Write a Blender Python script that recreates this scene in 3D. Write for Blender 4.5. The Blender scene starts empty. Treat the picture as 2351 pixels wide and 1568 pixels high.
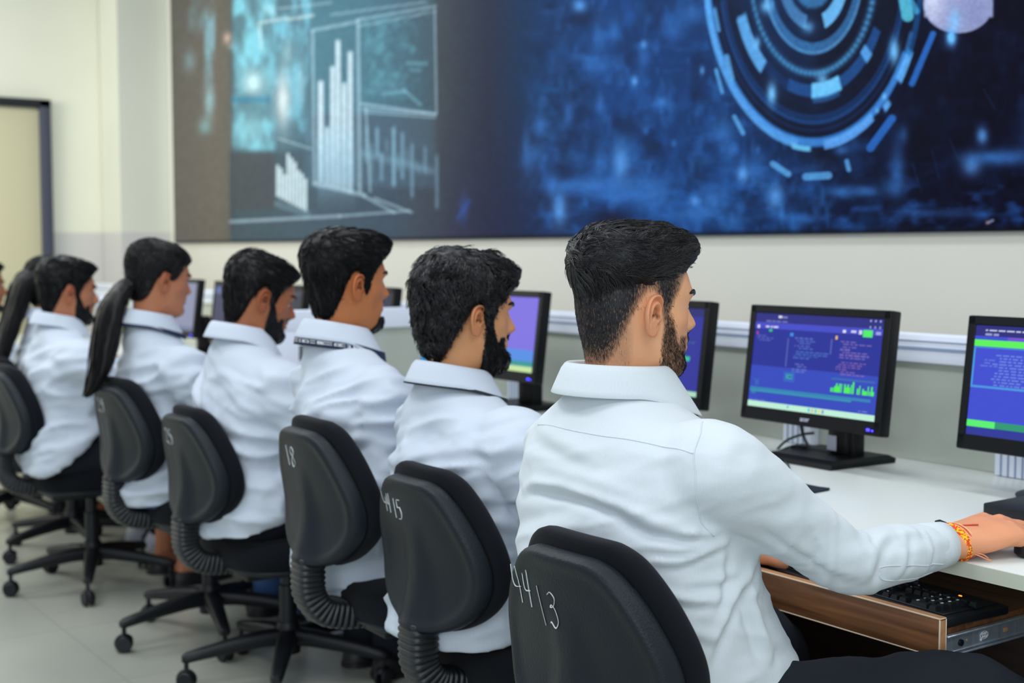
import bpy, bmesh, math, random
import numpy as np
from mathutils import Vector, Matrix, Euler
from mathutils.bvhtree import BVHTree

SC = bpy.context.scene
COL = SC.collection
PI = math.pi
rng = np.random.default_rng(7)
random.seed(7)

# ------------------------------------------------------------------ camera, world, lights, exposure
# world: x runs along the desk row (the row leads away to -x), y into the mural wall, z up
CAM = np.array([0.0, 0.0, 1.21])
FPX, W0, H0 = 3000.0, 2351.0, 1568.0
PITCH = math.atan((784 - 578) / FPX)
FH = np.array([-0.817, 0.5766, 0.0]); FH /= np.linalg.norm(FH)
RIGHT = np.array([FH[1], -FH[0], 0.0])
FWD = FH * math.cos(PITCH) + np.array([0, 0, -math.sin(PITCH)])
UP = np.cross(RIGHT, FWD)

cam_data = bpy.data.cameras.new('camera')
cam = bpy.data.objects.new('camera', cam_data)
COL.objects.link(cam)
cam.matrix_world = Matrix(((RIGHT[0], UP[0], -FWD[0], CAM[0]), (RIGHT[1], UP[1], -FWD[1], CAM[1]),
                           (RIGHT[2], UP[2], -FWD[2], CAM[2]), (0, 0, 0, 1)))
cam_data.sensor_width = 36.0
cam_data.lens = FPX / W0 * 36.0
cam_data.clip_start = 0.05
cam_data.dof.use_dof = True
cam_data.dof.focus_distance = 1.98
cam_data.dof.aperture_fstop = 4.0
SC.camera = cam

world = bpy.data.worlds.new('world')
SC.world = world
world.use_nodes = True
bg = world.node_tree.nodes['Background']
bg.inputs[0].default_value = (0.80, 0.91, 1.0, 1)
bg.inputs[1].default_value = 0.46

def area(name, loc, target, sx, sy, power, color):
    d = bpy.data.lights.new(name, 'AREA')
    d.shape = 'RECTANGLE'; d.size = sx; d.size_y = sy; d.energy = power; d.color = color
    o = bpy.data.objects.new(name, d); COL.objects.link(o)
    o.location = loc
    o.rotation_euler = (Vector(target) - Vector(loc)).to_track_quat('-Z', 'Y').to_euler()
    return o
# rows of ceiling tube panels over the room
for i, x in enumerate((-6.6, -4.4, -2.2, 0.2)):
    area('ceiling_lamp', (x, 0.3, 3.05), (x, 0.3, 0), 1.25, 0.6, 20, (0.95, 0.985, 1.0))
    area('ceiling_lamp', (x, 2.05, 3.05), (x, 2.05, 0), 1.25, 0.3, 11, (0.95, 0.985, 1.0))
# fill light added behind the camera to lift the faces turned to it
area('front_fill', (1.6, -2.6, 2.0), (-2.2, 1.6, 0.9), 2.6, 1.8, 62, (0.84, 0.93, 1.0))
area('end_wall_fill', (-6.9, -1.0, 2.2), (-8.7, 1.9, 1.9), 1.4, 1.4, 60, (1.0, 0.95, 0.80))  # added fill, brightens the end wall; no real source

SC.view_settings.view_transform = 'Standard'
SC.view_settings.look = 'None'
SC.view_settings.gamma = 1.0
SC.view_settings.use_curve_mapping = False
SC.view_settings.exposure = 0.33
SC.cycles.use_denoising = True
SC.cycles.max_bounces = 6
SC.cycles.diffuse_bounces = 3
SC.cycles.glossy_bounces = 3
SC.cycles.transparent_max_bounces = 8
SC.cycles.caustics_reflective = False
SC.cycles.caustics_refractive = False

# ------------------------------------------------------------------ pixel helpers (photo frame 2351 x 1568)
def ray(px, py):
    return FWD * FPX + RIGHT * (px - W0 / 2) - UP * (py - H0 / 2)
def on_y(px, py, y):
    d = ray(px, py); return CAM + d * ((y - CAM[1]) / d[1])
def on_z(px, py, z):
    d = ray(px, py); return CAM + d * ((z - CAM[2]) / d[2])
def on_x(px, py, x):
    d = ray(px, py); return CAM + d * ((x - CAM[0]) / d[0])
def project(P):
    q = np.asarray(P, float) - CAM
    dz = q @ FWD
    return np.stack([W0 / 2 + FPX * (q @ RIGHT) / dz, H0 / 2 - FPX * (q @ UP) / dz], -1)

def lin(r, g, b, s=1.0):
    f = lambda c: (c / 12.92 if c <= 0.04045 else ((c + 0.055) / 1.055) ** 2.4)
    return (f(r / 255) * s, f(g / 255) * s, f(b / 255) * s, 1.0)

# ------------------------------------------------------------------ materials
def mat(name, col, rough=0.5, metal=0.0, spec=0.5, noise=None, bump=None, coat=0.0, sheen=0.0, emis=None):
    """noise=(scale, amount, stretch xyz)  bump=(scale, strength, distance)"""
    m = bpy.data.materials.new(name); m.use_nodes = True
    nt = m.node_tree; N = nt.nodes; L = nt.links
    b = N['Principled BSDF']
    b.inputs['Base Color'].default_value = col
    b.inputs['Roughness'].default_value = rough
    b.inputs['Metallic'].default_value = metal
    b.inputs['Specular IOR Level'].default_value = spec
    b.inputs['Coat Weight'].default_value = coat
    b.inputs['Sheen Weight'].default_value = sheen
    if emis:
        b.inputs['Emission Color'].default_value = emis[0]; b.inputs['Emission Strength'].default_value = emis[1]
    tc = N.new('ShaderNodeTexCoord')
    if noise:
        mp = N.new('ShaderNodeMapping'); L.new(tc.outputs['Object'], mp.inputs['Vector'])
        mp.inputs['Scale'].default_value = noise[2] if len(noise) > 2 else (1, 1, 1)
        t = N.new('ShaderNodeTexNoise'); t.inputs['Scale'].default_value = noise[0]; t.inputs['Detail'].default_value = 5
        L.new(mp.outputs[0], t.inputs['Vector'])
        cr = N.new('ShaderNodeValToRGB')
        k = noise[1]
        cr.color_ramp.elements[0].color = (col[0] * (1 - k), col[1] * (1 - k), col[2] * (1 - k), 1)
        cr.color_ramp.elements[1].color = (min(1, col[0] * (1 + k)), min(1, col[1] * (1 + k)), min(1, col[2] * (1 + k)), 1)
        cr.color_ramp.elements[0].position = 0.3; cr.color_ramp.elements[1].position = 0.7
        L.new(t.outputs['Fac'], cr.inputs['Fac']); L.new(cr.outputs[0], b.inputs['Base Color'])
    if bump:
        t2 = N.new('ShaderNodeTexNoise'); t2.inputs['Scale'].default_value = bump[0]; t2.inputs['Detail'].default_value = 3
        L.new(tc.outputs['Object'], t2.inputs['Vector'])
        bp = N.new('ShaderNodeBump'); bp.inputs['Strength'].default_value = bump[1]; bp.inputs['Distance'].default_value = bump[2]
        L.new(t2.outputs['Fac'], bp.inputs['Height']); L.new(bp.outputs[0], b.inputs['Normal'])
    return m

def attr_mat(name, rough, emission=0.0, spec=0.5, attr='Col'):
    m = bpy.data.materials.new(name); m.use_nodes = True
    N = m.node_tree.nodes; L = m.node_tree.links; b = N['Principled BSDF']
    a = N.new('ShaderNodeAttribute'); a.attribute_name = attr
    b.inputs['Roughness'].default_value = rough; b.inputs['Specular IOR Level'].default_value = spec
    if emission:
        b.inputs['Base Color'].default_value = (0.01, 0.01, 0.012, 1)
        L.new(a.outputs['Color'], b.inputs['Emission Color']); b.inputs['Emission Strength'].default_value = emission
    else:
        L.new(a.outputs['Color'], b.inputs['Base Color'])
    return m

def wood_mat(name, c1, c2, axis='X', scale=9.0, rough=0.35):
    m = bpy.data.materials.new(name); m.use_nodes = True
    N = m.node_tree.nodes; L = m.node_tree.links; b = N['Principled BSDF']
    tc = N.new('ShaderNodeTexCoord'); mp = N.new('ShaderNodeMapping')
    L.new(tc.outputs['Object'], mp.inputs['Vector'])
    mp.inputs['Scale'].default_value = {'X': (0.9, 14, 14), 'Y': (14, 0.9, 14), 'Z': (14, 14, 0.9)}[axis]
    t = N.new('ShaderNodeTexNoise'); t.inputs['Scale'].default_value = scale * 0.45; t.inputs['Detail'].default_value = 7
    t.inputs['Distortion'].default_value = 0.6
    L.new(mp.outputs[0], t.inputs['Vector'])
    cr = N.new('ShaderNodeValToRGB')
    cr.color_ramp.elements[0].position = 0.32; cr.color_ramp.elements[0].color = c1
    cr.color_ramp.elements[1].position = 0.70; cr.color_ramp.elements[1].color = c2
    L.new(t.outputs['Fac'], cr.inputs['Fac']); L.new(cr.outputs[0], b.inputs['Base Color'])
    b.inputs['Roughness'].default_value = rough
    return m

M = {}
M['shell'] = mat('chair_plastic', lin(22, 29, 36), 0.44, spec=0.25, bump=(330, 0.5, 0.0016))
M['cushion'] = mat('chair_fabric', lin(13, 16, 22), 0.9, spec=0.15, bump=(900, 0.3, 0.0006), sheen=0.05)
M['plastic'] = mat('black_plastic', lin(19, 22, 27), 0.45, spec=.35)
M['bellows'] = mat('bellows_rubber', lin(24, 29, 33), 0.42, spec=0.5)
M['bezel'] = mat('monitor_plastic', lin(11, 13, 16), 0.42, spec=0.25)
M['mark'] = mat('white_scratch', lin(205, 210, 212), 0.7)
M['worktop'] = mat('worktop_laminate', lin(215, 219, 216), 0.30, noise=(3.0, 0.03))
M['edgeband'] = mat('edge_band', lin(190, 194, 178), 0.45)
M['alu'] = mat('white_aluminium', lin(230, 236, 250), 0.42)
M['alu_groove'] = mat('aluminium_groove', lin(140, 155, 182), 0.5)
M['steel'] = mat('steel', lin(186, 198, 210), 0.42, metal=.75, noise=(6, 0.15, (1, 12, 1)))
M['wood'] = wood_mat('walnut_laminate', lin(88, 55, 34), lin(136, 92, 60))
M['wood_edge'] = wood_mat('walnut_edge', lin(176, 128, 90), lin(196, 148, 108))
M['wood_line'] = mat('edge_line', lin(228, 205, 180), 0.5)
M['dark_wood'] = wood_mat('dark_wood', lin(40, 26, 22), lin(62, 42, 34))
M['trouser'] = mat('black_trousers', lin(24, 28, 36), 0.85, spec=0.2, bump=(500, 0.25, 0.0008))
M['blue_jeans'] = mat('blue_jeans', lin(70, 100, 150), 0.85, spec=0.2, bump=(500, 0.25, 0.0008))
M['shoe'] = mat('black_shoe', lin(20, 20, 24), 0.5)
M['white_shoe'] = mat('white_shoe', lin(190, 195, 205), 0.6)
M['navy'] = mat('navy_ribbon', lin(22, 34, 66), 0.6)
M['teal_dark'] = mat('dark_ribbon', lin(16, 26, 34), 0.6)
M['white'] = mat('white_print', lin(225, 228, 232), 0.6)
M['hair'] = mat('black_hair', lin(11, 11, 14), 0.45, spec=0.25)
M['hair_soft'] = mat('dark_hair', lin(20, 20, 24), 0.5, spec=0.3)
M['hair_shine'] = mat('glossy_black_hair', lin(19, 19, 24), 0.28, spec=0.5)
M['brown_hair'] = mat('dark_brown_hair', lin(17, 14, 15), 0.42, spec=0.3)
M['eye_white'] = mat('eye_white', lin(220, 215, 210), 0.25)
M['cable'] = mat('cable_rubber', lin(20, 30, 34), 0.5)
M['sticker'] = mat('paper_sticker', lin(200, 205, 222), 0.7)
M['led_blue'] = mat('led_blue', lin(30, 30, 220), 0.4, emis=(lin(60, 50, 255), 3.0))
M['led_amber'] = mat('led_amber', lin(220, 110, 20), 0.4, emis=(lin(255, 120, 20), 3.0))
M['card'] = mat('blue_card', lin(60, 165, 225), 0.4)
M['pad'] = mat('mouse_pad_cloth', lin(34, 42, 54), 0.9, spec=0.2)
M['key'] = mat('keycap', lin(20, 23, 27), 0.42)
M['grey_plate'] = mat('grey_plate', lin(96, 104, 112), 0.5)

def shirt_mat(name, c):
    m = bpy.data.materials.new(name); m.use_nodes = True
    N = m.node_tree.nodes; L = m.node_tree.links; b = N['Principled BSDF']
    b.inputs['Roughness'].default_value = 0.85; b.inputs['Specular IOR Level'].default_value = 0.2
    b.inputs['Sheen Weight'].default_value = 0.1
    tc = N.new('ShaderNodeTexCoord'); mp = N.new('ShaderNodeMapping'); mp.inputs['Scale'].default_value = (60, 60, 5)
    L.new(tc.outputs['Object'], mp.inputs['Vector'])
    t = N.new('ShaderNodeTexNoise'); t.inputs['Scale'].default_value = 8; t.inputs['Detail'].default_value = 4
    L.new(mp.outputs[0], t.inputs['Vector'])
    cr = N.new('ShaderNodeValToRGB')
    cr.color_ramp.elements[0].color = (c[0] * .965, c[1] * .965, c[2] * .97, 1); cr.color_ramp.elements[1].color = c
    cr.color_ramp.elements[0].position = .35; cr.color_ramp.elements[1].position = .65
    L.new(t.outputs['Fac'], cr.inputs['Fac']); L.new(cr.outputs[0], b.inputs['Base Color'])
    t2 = N.new('ShaderNodeTexNoise'); t2.inputs['Scale'].default_value = 1100; L.new(tc.outputs['Object'], t2.inputs['Vector'])
    bp = N.new('ShaderNodeBump'); bp.inputs['Strength'].default_value = .15; bp.inputs['Distance'].default_value = .0006
    L.new(t2.outputs['Fac'], bp.inputs['Height']); L.new(bp.outputs[0], b.inputs['Normal'])
    return m
M['shirt'] = shirt_mat('white_shirt_cotton', lin(207, 215, 221))
M['shirt_blue'] = shirt_mat('pale_blue_shirt_cotton', lin(198, 207, 220))

def skin_mat(name, c, red=0.12):
    m = bpy.data.materials.new(name); m.use_nodes = True
    N = m.node_tree.nodes; L = m.node_tree.links; b = N['Principled BSDF']
    b.inputs['Roughness'].default_value = 0.5; b.inputs['Specular IOR Level'].default_value = 0.35
    tc = N.new('ShaderNodeTexCoord')
    t = N.new('ShaderNodeTexNoise'); t.inputs['Scale'].default_value = 18; L.new(tc.outputs['Object'], t.inputs['Vector'])
    cr = N.new('ShaderNodeValToRGB')
    cr.color_ramp.elements[0].color = (c[0] * .92, c[1] * .86, c[2] * .82, 1); cr.color_ramp.elements[1].color = c
    cr.color_ramp.elements[0].position = .3; cr.color_ramp.elements[1].position = .7
    L.new(t.outputs['Fac'], cr.inputs['Fac'])
    # hair density plus painted ear-canal shade, broken into fine hair-like specks
    a = N.new('ShaderNodeAttribute'); a.attribute_name = 'stubble_shade'
    mp = N.new('ShaderNodeMapping'); mp.inputs['Scale'].default_value = (1, 1, .28); L.new(tc.outputs['Object'], mp.inputs['Vector'])
    t2 = N.new('ShaderNodeTexNoise'); t2.inputs['Scale'].default_value = 620; t2.inputs['Detail'].default_value = 2
    L.new(mp.outputs[0], t2.inputs['Vector'])
    mth = N.new('ShaderNodeMath'); mth.operation = 'ADD'; L.new(a.outputs['Fac'], mth.inputs[0]); L.new(t2.outputs['Fac'], mth.inputs[1])
    mth.operation = 'MULTIPLY'; mr0 = N.new('ShaderNodeMapRange'); mr0.inputs[1].default_value = .32; mr0.inputs[2].default_value = .68; mr0.inputs[3].default_value = .72; mr0.inputs[4].default_value = 1.2
    L.new(t2.outputs['Fac'], mr0.inputs[0]); L.new(mr0.outputs[0], mth.inputs[1])
    mr = N.new('ShaderNodeMapRange'); mr.inputs[1].default_value = .02; mr.inputs[2].default_value = .86
    L.new(mth.outputs[0], mr.inputs[0])
    mul = N.new('ShaderNodeMath'); mul.operation = 'MULTIPLY'
    mr2 = N.new('ShaderNodeMapRange'); mr2.inputs[1].default_value = .0; mr2.inputs[2].default_value = .12
    L.new(a.outputs['Fac'], mr2.inputs[0]); L.new(mr.outputs[0], mul.inputs[0]); L.new(mr2.outputs[0], mul.inputs[1])
    # lip / ear redness attribute
    a2 = N.new('ShaderNodeAttribute'); a2.attribute_name = 'flush'
    mx0 = N.new('ShaderNodeMix'); mx0.data_type = 'RGBA'; L.new(a2.outputs['Fac'], mx0.inputs[0])
    L.new(cr.outputs[0], mx0.inputs[6]); mx0.inputs[7].default_value = (c[0] * .98, c[1] * .62, c[2] * .55, 1)
    mx = N.new('ShaderNodeMix'); mx.data_type = 'RGBA'; L.new(mul.outputs[0], mx.inputs[0])
    L.new(mx0.outputs[2], mx.inputs[6]); mx.inputs[7].default_value = lin(27, 28, 33)
    L.new(mx.outputs[2], b.inputs['Base Color'])
    return m

# ------------------------------------------------------------------ mesh building
class MB:
    def __init__(s): s.v = []; s.f = []; s.n = 0
    def add(s, V, F):
        V = np.asarray(V, float).reshape(-1, 3)
        s.v.append(V); s.f += [tuple(int(i) + s.n for i in f) for f in F]; s.n += len(V)
        return s
    def V(s): return np.concatenate(s.v) if s.v else np.zeros((0, 3))
    def box(s, c, d, bev=0.0, seg=2, M4=None):
        bm = bmesh.new(); bmesh.ops.create_cube(bm, size=1)
        for v in bm.verts: v.co = Vector((v.co.x * d[0], v.co.y * d[1], v.co.z * d[2]))
        if bev > 0: bmesh.ops.bevel(bm, geom=bm.edges[:], offset=min(bev, min(d) * .49), segments=seg, affect='EDGES', profile=.5)
        if M4 is not None: bm.transform(M4)
        bm.verts.index_update()
        V = np.array([v.co[:] for v in bm.verts]) + np.asarray(c, float)
        F = [[v.index for v in f.verts] for f in bm.faces]; bm.free()
        return s.add(V, F)
    def rings(s, R, cap=True, closed=True):
        """R: list of (m,3) rings"""
        R = [np.asarray(r, float) for r in R]; m = len(R[0]); n = len(R)
        V = np.concatenate(R); F = []
        for i in range(n - 1):
            for j in range(m if closed else m - 1):
                k = (j + 1) % m
                F.append((i * m + j, i * m + k, (i + 1) * m + k, (i + 1) * m + j))
        if cap:
            F.append(tuple(range(m))[::-1]); F.append(tuple(range((n - 1) * m, n * m)))
        return s.add(V, F)
    def tube(s, pts, rad, sides=10, cap=True, flat=None, up=(0, 0, 1), sub=0):
        """tube along pts with radius per point; flat = second-axis ratio(s)"""
        P = np.asarray(pts, float); r = np.broadcast_to(np.asarray(rad, float), (len(P),)).copy()
        fl = np.broadcast_to(np.asarray(1.0 if flat is None else flat, float), (len(P),)).copy()
        if sub:
            P, r, fl = smooth_path(P, sub), smooth_path(r[:, None], sub)[:, 0], smooth_path(fl[:, None], sub)[:, 0]
        T = np.gradient(P, axis=0); T /= np.linalg.norm(T, axis=1)[:, None] + 1e-12
        u = np.asarray(up, float); rings = []
        a = np.linspace(0, 2 * PI, sides, endpoint=False)
        prev = None
        for i in range(len(P)):
            if prev is None:
                b = u - T[i] * (u @ T[i])
                if np.linalg.norm(b) < .2: b = np.array([1.0, 0, 0]) - T[i] * T[i][0]
            else: b = prev - T[i] * (prev @ T[i])
            b /= np.linalg.norm(b); prev = b; c = np.cross(T[i], b)
            rings.append(P[i] + r[i] * (np.cos(a)[:, None] * c + fl[i] * np.sin(a)[:, None] * b))
        return s.rings(rings, cap)
    def lathe(s, prof, c=(0, 0, 0), sides=24, axis='z', cap=True):
        a = np.linspace(0, 2 * PI, sides, endpoint=False); R = []
        for (r, h) in prof:
            x, y, z = r * np.cos(a), r * np.sin(a), np.full(sides, h)
            if axis == 'z': q = np.stack([x, y, z], 1)
            elif axis == 'y': q = np.stack([y, z, x], 1)
            else: q = np.stack([z, x, y], 1)
            R.append(q + np.asarray(c, float))
        return s.rings(R, cap)
    def grid(s, G, closed_u=False):
        """G (n,m,3)"""
        n, m, _ = G.shape; F = []
        for i in range(n - 1):
            for j in range(m if closed_u else m - 1):
                k = (j + 1) % m
                F.append((i * m + j, i * m + k, (i + 1) * m + k, (i + 1) * m + j))
        return s.add(G.reshape(-1, 3), F)
    def xform(s, A, t=(0, 0, 0)):
        s.v = [v @ np.asarray(A, float).T + np.asarray(t, float) for v in s.v]; return s
    def build(s, name, m, parent=None, loc=None, smooth=True, angle=40, rot=None):
        return make(name, s.V(), s.f, m, parent, loc, smooth, angle, rot)

def make(name, V, F, m, parent=None, loc=None, smooth=True, angle=40, rot=None, attrs=None, cols=None):
    me = bpy.data.meshes.new(name)
    me.from_pydata(np.asarray(V, float).tolist(), [], [tuple(map(int, f)) for f in F])
    if smooth:
        me.polygons.foreach_set('use_smooth', [True] * len(me.polygons))
        if angle: me.set_sharp_from_angle(angle=math.radians(angle))
    if isinstance(m, (list, tuple)):
        for q in m: me.materials.append(q)
    else: me.materials.append(m)
    for k, a in (attrs or {}).items():
        at = me.attributes.new(k, 'FLOAT', 'POINT'); at.data.foreach_set('value', np.asarray(a, np.float32))
    if cols is not None:
        at = me.attributes.new('Col', 'FLOAT_COLOR', 'POINT'); at.data.foreach_set('color', np.asarray(cols, np.float32).ravel())
    me.validate(); me.update()
    o = bpy.data.objects.new(name, me); COL.objects.link(o)
    if parent is not None: o.parent = parent
    if loc is not None: o.location = loc
    if rot is not None: o.rotation_euler = rot
    return o

def empty(name, loc=(0, 0, 0), rz=0.0):
    o = bpy.data.objects.new(name, None); COL.objects.link(o); o.location = loc; o.rotation_euler = (0, 0, rz)
    o.empty_display_size = .1
    return o
def tag(o, label, cat, group=None):
    o['label'] = label; o['category'] = cat
    if group: o['group'] = group
    return o
def struct(o): o['kind'] = 'structure'; return o

def copy_tree(root):
    r = root.copy(); COL.objects.link(r)
    for ch in list(root.children):
        c = ch.copy(); COL.objects.link(c); c.parent = r
        for g in list(ch.children):
            d = g.copy(); COL.objects.link(d); d.parent = c
    return r

def hermite(xk, yk, x, zero_ends=False):
    """cubic Hermite through (xk,yk[...]) evaluated at x; yk may be (n,k)"""
    xk = np.asarray(xk, float); yk = np.asarray(yk, float)
    one = yk.ndim == 1
    if one: yk = yk[:, None]
    d = np.zeros_like(yk); h = np.diff(xk); s = np.diff(yk, axis=0) / h[:, None]
    d[1:-1] = (s[:-1] * h[1:, None] + s[1:] * h[:-1, None]) / (h[:-1] + h[1:])[:, None]
    if not zero_ends: d[0] = s[0]; d[-1] = s[-1]
    x = np.clip(np.asarray(x, float), xk[0], xk[-1]); i = np.clip(np.searchsorted(xk, x, side='right') - 1, 0, len(h) - 1)
    t = ((x - xk[i]) / h[i])[..., None]; hh = h[i][..., None]
    r = (yk[i] * (1 + 2 * t) * (1 - t) ** 2 + d[i] * hh * t * (1 - t) ** 2 + yk[i + 1] * t * t * (3 - 2 * t) + d[i + 1] * hh * t * t * (t - 1))
    return r[..., 0] if one else r
def smooth_path(P, sub):
    P = np.asarray(P, float); n = len(P)
    return hermite(np.arange(n), P, np.linspace(0, n - 1, (n - 1) * sub + 1))
def sstep(a, b, x):
    t = np.clip((x - a) / (b - a), 0, 1); return t * t * (3 - 2 * t)
def gauss(x, s): return np.exp(-(np.asarray(x, float) / s) ** 2)

_perm = rng.permutation(512)
_val = rng.random(512) * 2 - 1
def vnoise(P, seed=0):
    P = np.asarray(P, float) + seed * 17.31
    i = np.floor(P).astype(int); f = P - i; f = f * f * (3 - 2 * f); r = 0
    for dx in (0, 1):
        for dy in (0, 1):
            for dz in (0, 1):
                h = _val[_perm[(_perm[(_perm[(i[:, 0] + dx) & 511] + i[:, 1] + dy) & 511] + i[:, 2] + dz) & 511]]
                w = (f[:, 0] if dx else 1 - f[:, 0]) * (f[:, 1] if dy else 1 - f[:, 1]) * (f[:, 2] if dz else 1 - f[:, 2])
                r = r + h * w
    return r
def fbm(P, seed=0, o=3):
    return sum(vnoise(np.asarray(P) * 2 ** k, seed + k) / 2 ** k for k in range(o))

def remesh(V, F, voxel):
    me = bpy.data.meshes.new('tmp'); me.from_pydata(np.asarray(V).tolist(), [], [tuple(f) for f in F]); me.update()
    bm = bmesh.new(); bm.from_mesh(me); bmesh.ops.recalc_face_normals(bm, faces=bm.faces[:]); bm.to_mesh(me); bm.free()
    o = bpy.data.objects.new('tmp', me); COL.objects.link(o)
    md = o.modifiers.new('r', 'REMESH'); md.mode = 'VOXEL'; md.voxel_size = voxel
    dg = bpy.context.evaluated_depsgraph_get(); dg.update()
    ev = o.evaluated_get(dg); m2 = bpy.data.meshes.new_from_object(ev)
    Vo = np.zeros(len(m2.vertices) * 3); m2.vertices.foreach_get('co', Vo); Vo = Vo.reshape(-1, 3)
    Fo = [tuple(p.vertices) for p in m2.polygons]
    bpy.data.objects.remove(o); bpy.data.meshes.remove(me); bpy.data.meshes.remove(m2)
    return Vo, Fo
def edges_of(F):
    A = np.array([f[:4] for f in F if len(f) == 4])
    E = np.concatenate([A[:, [0, 1]], A[:, [1, 2]], A[:, [2, 3]], A[:, [3, 0]]]) if len(A) else np.zeros((0, 2), int)
    T = [f for f in F if len(f) != 4]
    for f in T: E = np.concatenate([E, [[f[k], f[(k + 1) % len(f)]] for k in range(len(f))]])
    return E
def lap(V, F, it=3, lam=.5):
    E = edges_of(F); deg = np.bincount(E.ravel(), minlength=len(V)).astype(float)[:, None] + 1e-9
    for _ in range(it):
        S = np.zeros_like(V); np.add.at(S, E[:, 0], V[E[:, 1]]); np.add.at(S, E[:, 1], V[E[:, 0]])
        V = V + lam * (S / deg - V)
    return V
def normals(V, F):
    N = np.zeros_like(V)
    A = np.array([f[:4] if len(f) >= 4 else (f[0], f[1], f[2], f[2]) for f in F])
    n = np.cross(V[A[:, 2]] - V[A[:, 0]], V[A[:, 3]] - V[A[:, 1]])
    for k in range(4): np.add.at(N, A[:, k], n)
    return N / (np.linalg.norm(N, axis=1)[:, None] + 1e-12)
def rotm(rx=0, ry=0, rz=0):
    return np.array(Euler((math.radians(rx), math.radians(ry), math.radians(rz)), 'XYZ').to_matrix())
# ------------------------------------------------------------------ the setting
YW = 3.10                                   # mural wall
XC = float(on_y(388, 250, YW)[0]) - 0.02     # front face of the corner column
YCOL = float(on_x(272, 250, XC)[1])          # left edge of the column
XE = XC - 0.36                               # end wall with the door
DADO = 1.335
def wall_paint(name, up, low, edge):
    m = bpy.data.materials.new(name); m.use_nodes = True
    N = m.node_tree.nodes; L = m.node_tree.links; b = N['Principled BSDF']; b.inputs['Roughness'].default_value = .55
    g = N.new('ShaderNodeNewGeometry'); s = N.new('ShaderNodeSeparateXYZ'); L.new(g.outputs['Position'], s.inputs[0])
    mr = N.new('ShaderNodeMapRange'); mr.inputs[1].default_value = edge - .01; mr.inputs[2].default_value = edge + .01
    L.new(s.outputs['Z'], mr.inputs[0])
    t = N.new('ShaderNodeTexNoise'); t.inputs['Scale'].default_value = 1.3; t.inputs['Detail'].default_value = 4
    L.new(g.outputs['Position'], t.inputs['Vector'])
    mx = N.new('ShaderNodeMix'); mx.data_type = 'RGBA'; L.new(mr.outputs[0], mx.inputs[0]); mx.inputs[6].default_value = low; mx.inputs[7].default_value = up
    mm = N.new('ShaderNodeMix'); mm.data_type = 'RGBA'; mm.blend_type = 'MULTIPLY'; mm.inputs[0].default_value = .12
    L.new(mx.outputs[2], mm.inputs[6]); L.new(t.outputs['Fac'], mm.inputs[7]); L.new(mm.outputs[2], b.inputs['Base Color'])
    return m
W_CREAM, W_GREY = lin(238, 238, 220), lin(212, 210, 206)
M['wall'] = wall_paint('cream_wall_paint', W_CREAM, W_GREY, DADO)
M['wall_m'] = wall_paint('beige_wall_paint', lin(228, 227, 218), lin(222, 220, 210), DADO)
M['column'] = wall_paint('column_paint', lin(226, 228, 214), lin(206, 205, 204), DADO)

def tile_mat():
    m = bpy.data.materials.new('floor_tiles'); m.use_nodes = True
    N = m.node_tree.nodes; L = m.node_tree.links; b = N['Principled BSDF']
    b.inputs['Roughness'].default_value = .22
    g = N.new('ShaderNodeNewGeometry')
    br = N.new('ShaderNodeTexBrick'); br.offset = 0; br.squash = 1
    br.inputs['Scale'].default_value = 1.0; br.inputs['Brick Width'].default_value = .6; br.inputs['Row Height'].default_value = .6
    br.inputs['Mortar Size'].default_value = .003
    br.inputs['Color1'].default_value = lin(188, 190, 178); br.inputs['Color2'].default_value = lin(183, 186, 175); br.inputs['Mortar'].default_value = lin(172, 174, 164)
    L.new(g.outputs['Position'], br.inputs['Vector'])
    t = N.new('ShaderNodeTexNoise'); t.inputs['Scale'].default_value = 2.2; t.inputs['Detail'].default_value = 6; L.new(g.outputs['Position'], t.inputs['Vector'])
    mm = N.new('ShaderNodeMix'); mm.data_type = 'RGBA'; mm.blend_type = 'MULTIPLY'; mm.inputs[0].default_value = .25
    L.new(br.outputs['Color'], mm.inputs[6]); L.new(t.outputs['Fac'], mm.inputs[7]); L.new(mm.outputs[2], b.inputs['Base Color'])
    return m
M['floor'] = tile_mat()
struct(MB().box(((XE + 2.2) / 2, .1, -.05), (2.2 - XE + .2, 6.6, .1)).build('floor', M['floor']))
struct(MB().box(((XE + 2.2) / 2, YW + .05, 1.6), (2.2 - XE + .2, .1, 3.2)).build('wall_back', M['wall_m']))
struct(MB().box((XE - .05, .1, 1.6), (.1, 6.4, 3.2)).build('wall_left', M['wall']))
struct(MB().box(((XC + XE) / 2 + .005, (YCOL + YW) / 2, 1.6), (XC - XE - .01, YW - YCOL - .004, 3.19)).build('trim_1', M['column']))
# door in the end wall
dj = on_x(112, 232, XE + .02); y1 = float(dj[1]); zt = float(dj[2])
M['door'] = mat('door_leaf_paint', lin(206, 199, 166), .45)
M['door_frame'] = mat('door_frame_paint', lin(62, 66, 82), .5)
M['door_head'] = mat('door_head_paint', lin(24, 28, 32), .5)
door = struct(MB().box((XE + .02, y1 - .55, (zt - .06) / 2 + .004), (.03, .98, zt - .07), .004).build('door_1', M['door']))
struct(MB().box((XE + .03, y1 - .035, zt / 2), (.07, .07, zt), .004).build('door_jamb', M['door_frame'], door))
struct(MB().box((XE + .03, y1 - 1.07, zt / 2), (.07, .07, zt), .004).build('door_jamb', M['door_frame'], door))
struct(MB().box((XE + .03, y1 - .55, zt - .022), (.07, 1.10, .05), .004).build('door_head', M['door_head'], door))
hb = MB().tube([(XE + .035, y1 - .16, 1.0), (XE + .085, y1 - .16, 1.0), (XE + .085, y1 - .28, 1.0)], .009, 8, sub=4)
struct(hb.build('door_handle', M['steel'], door))

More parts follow.
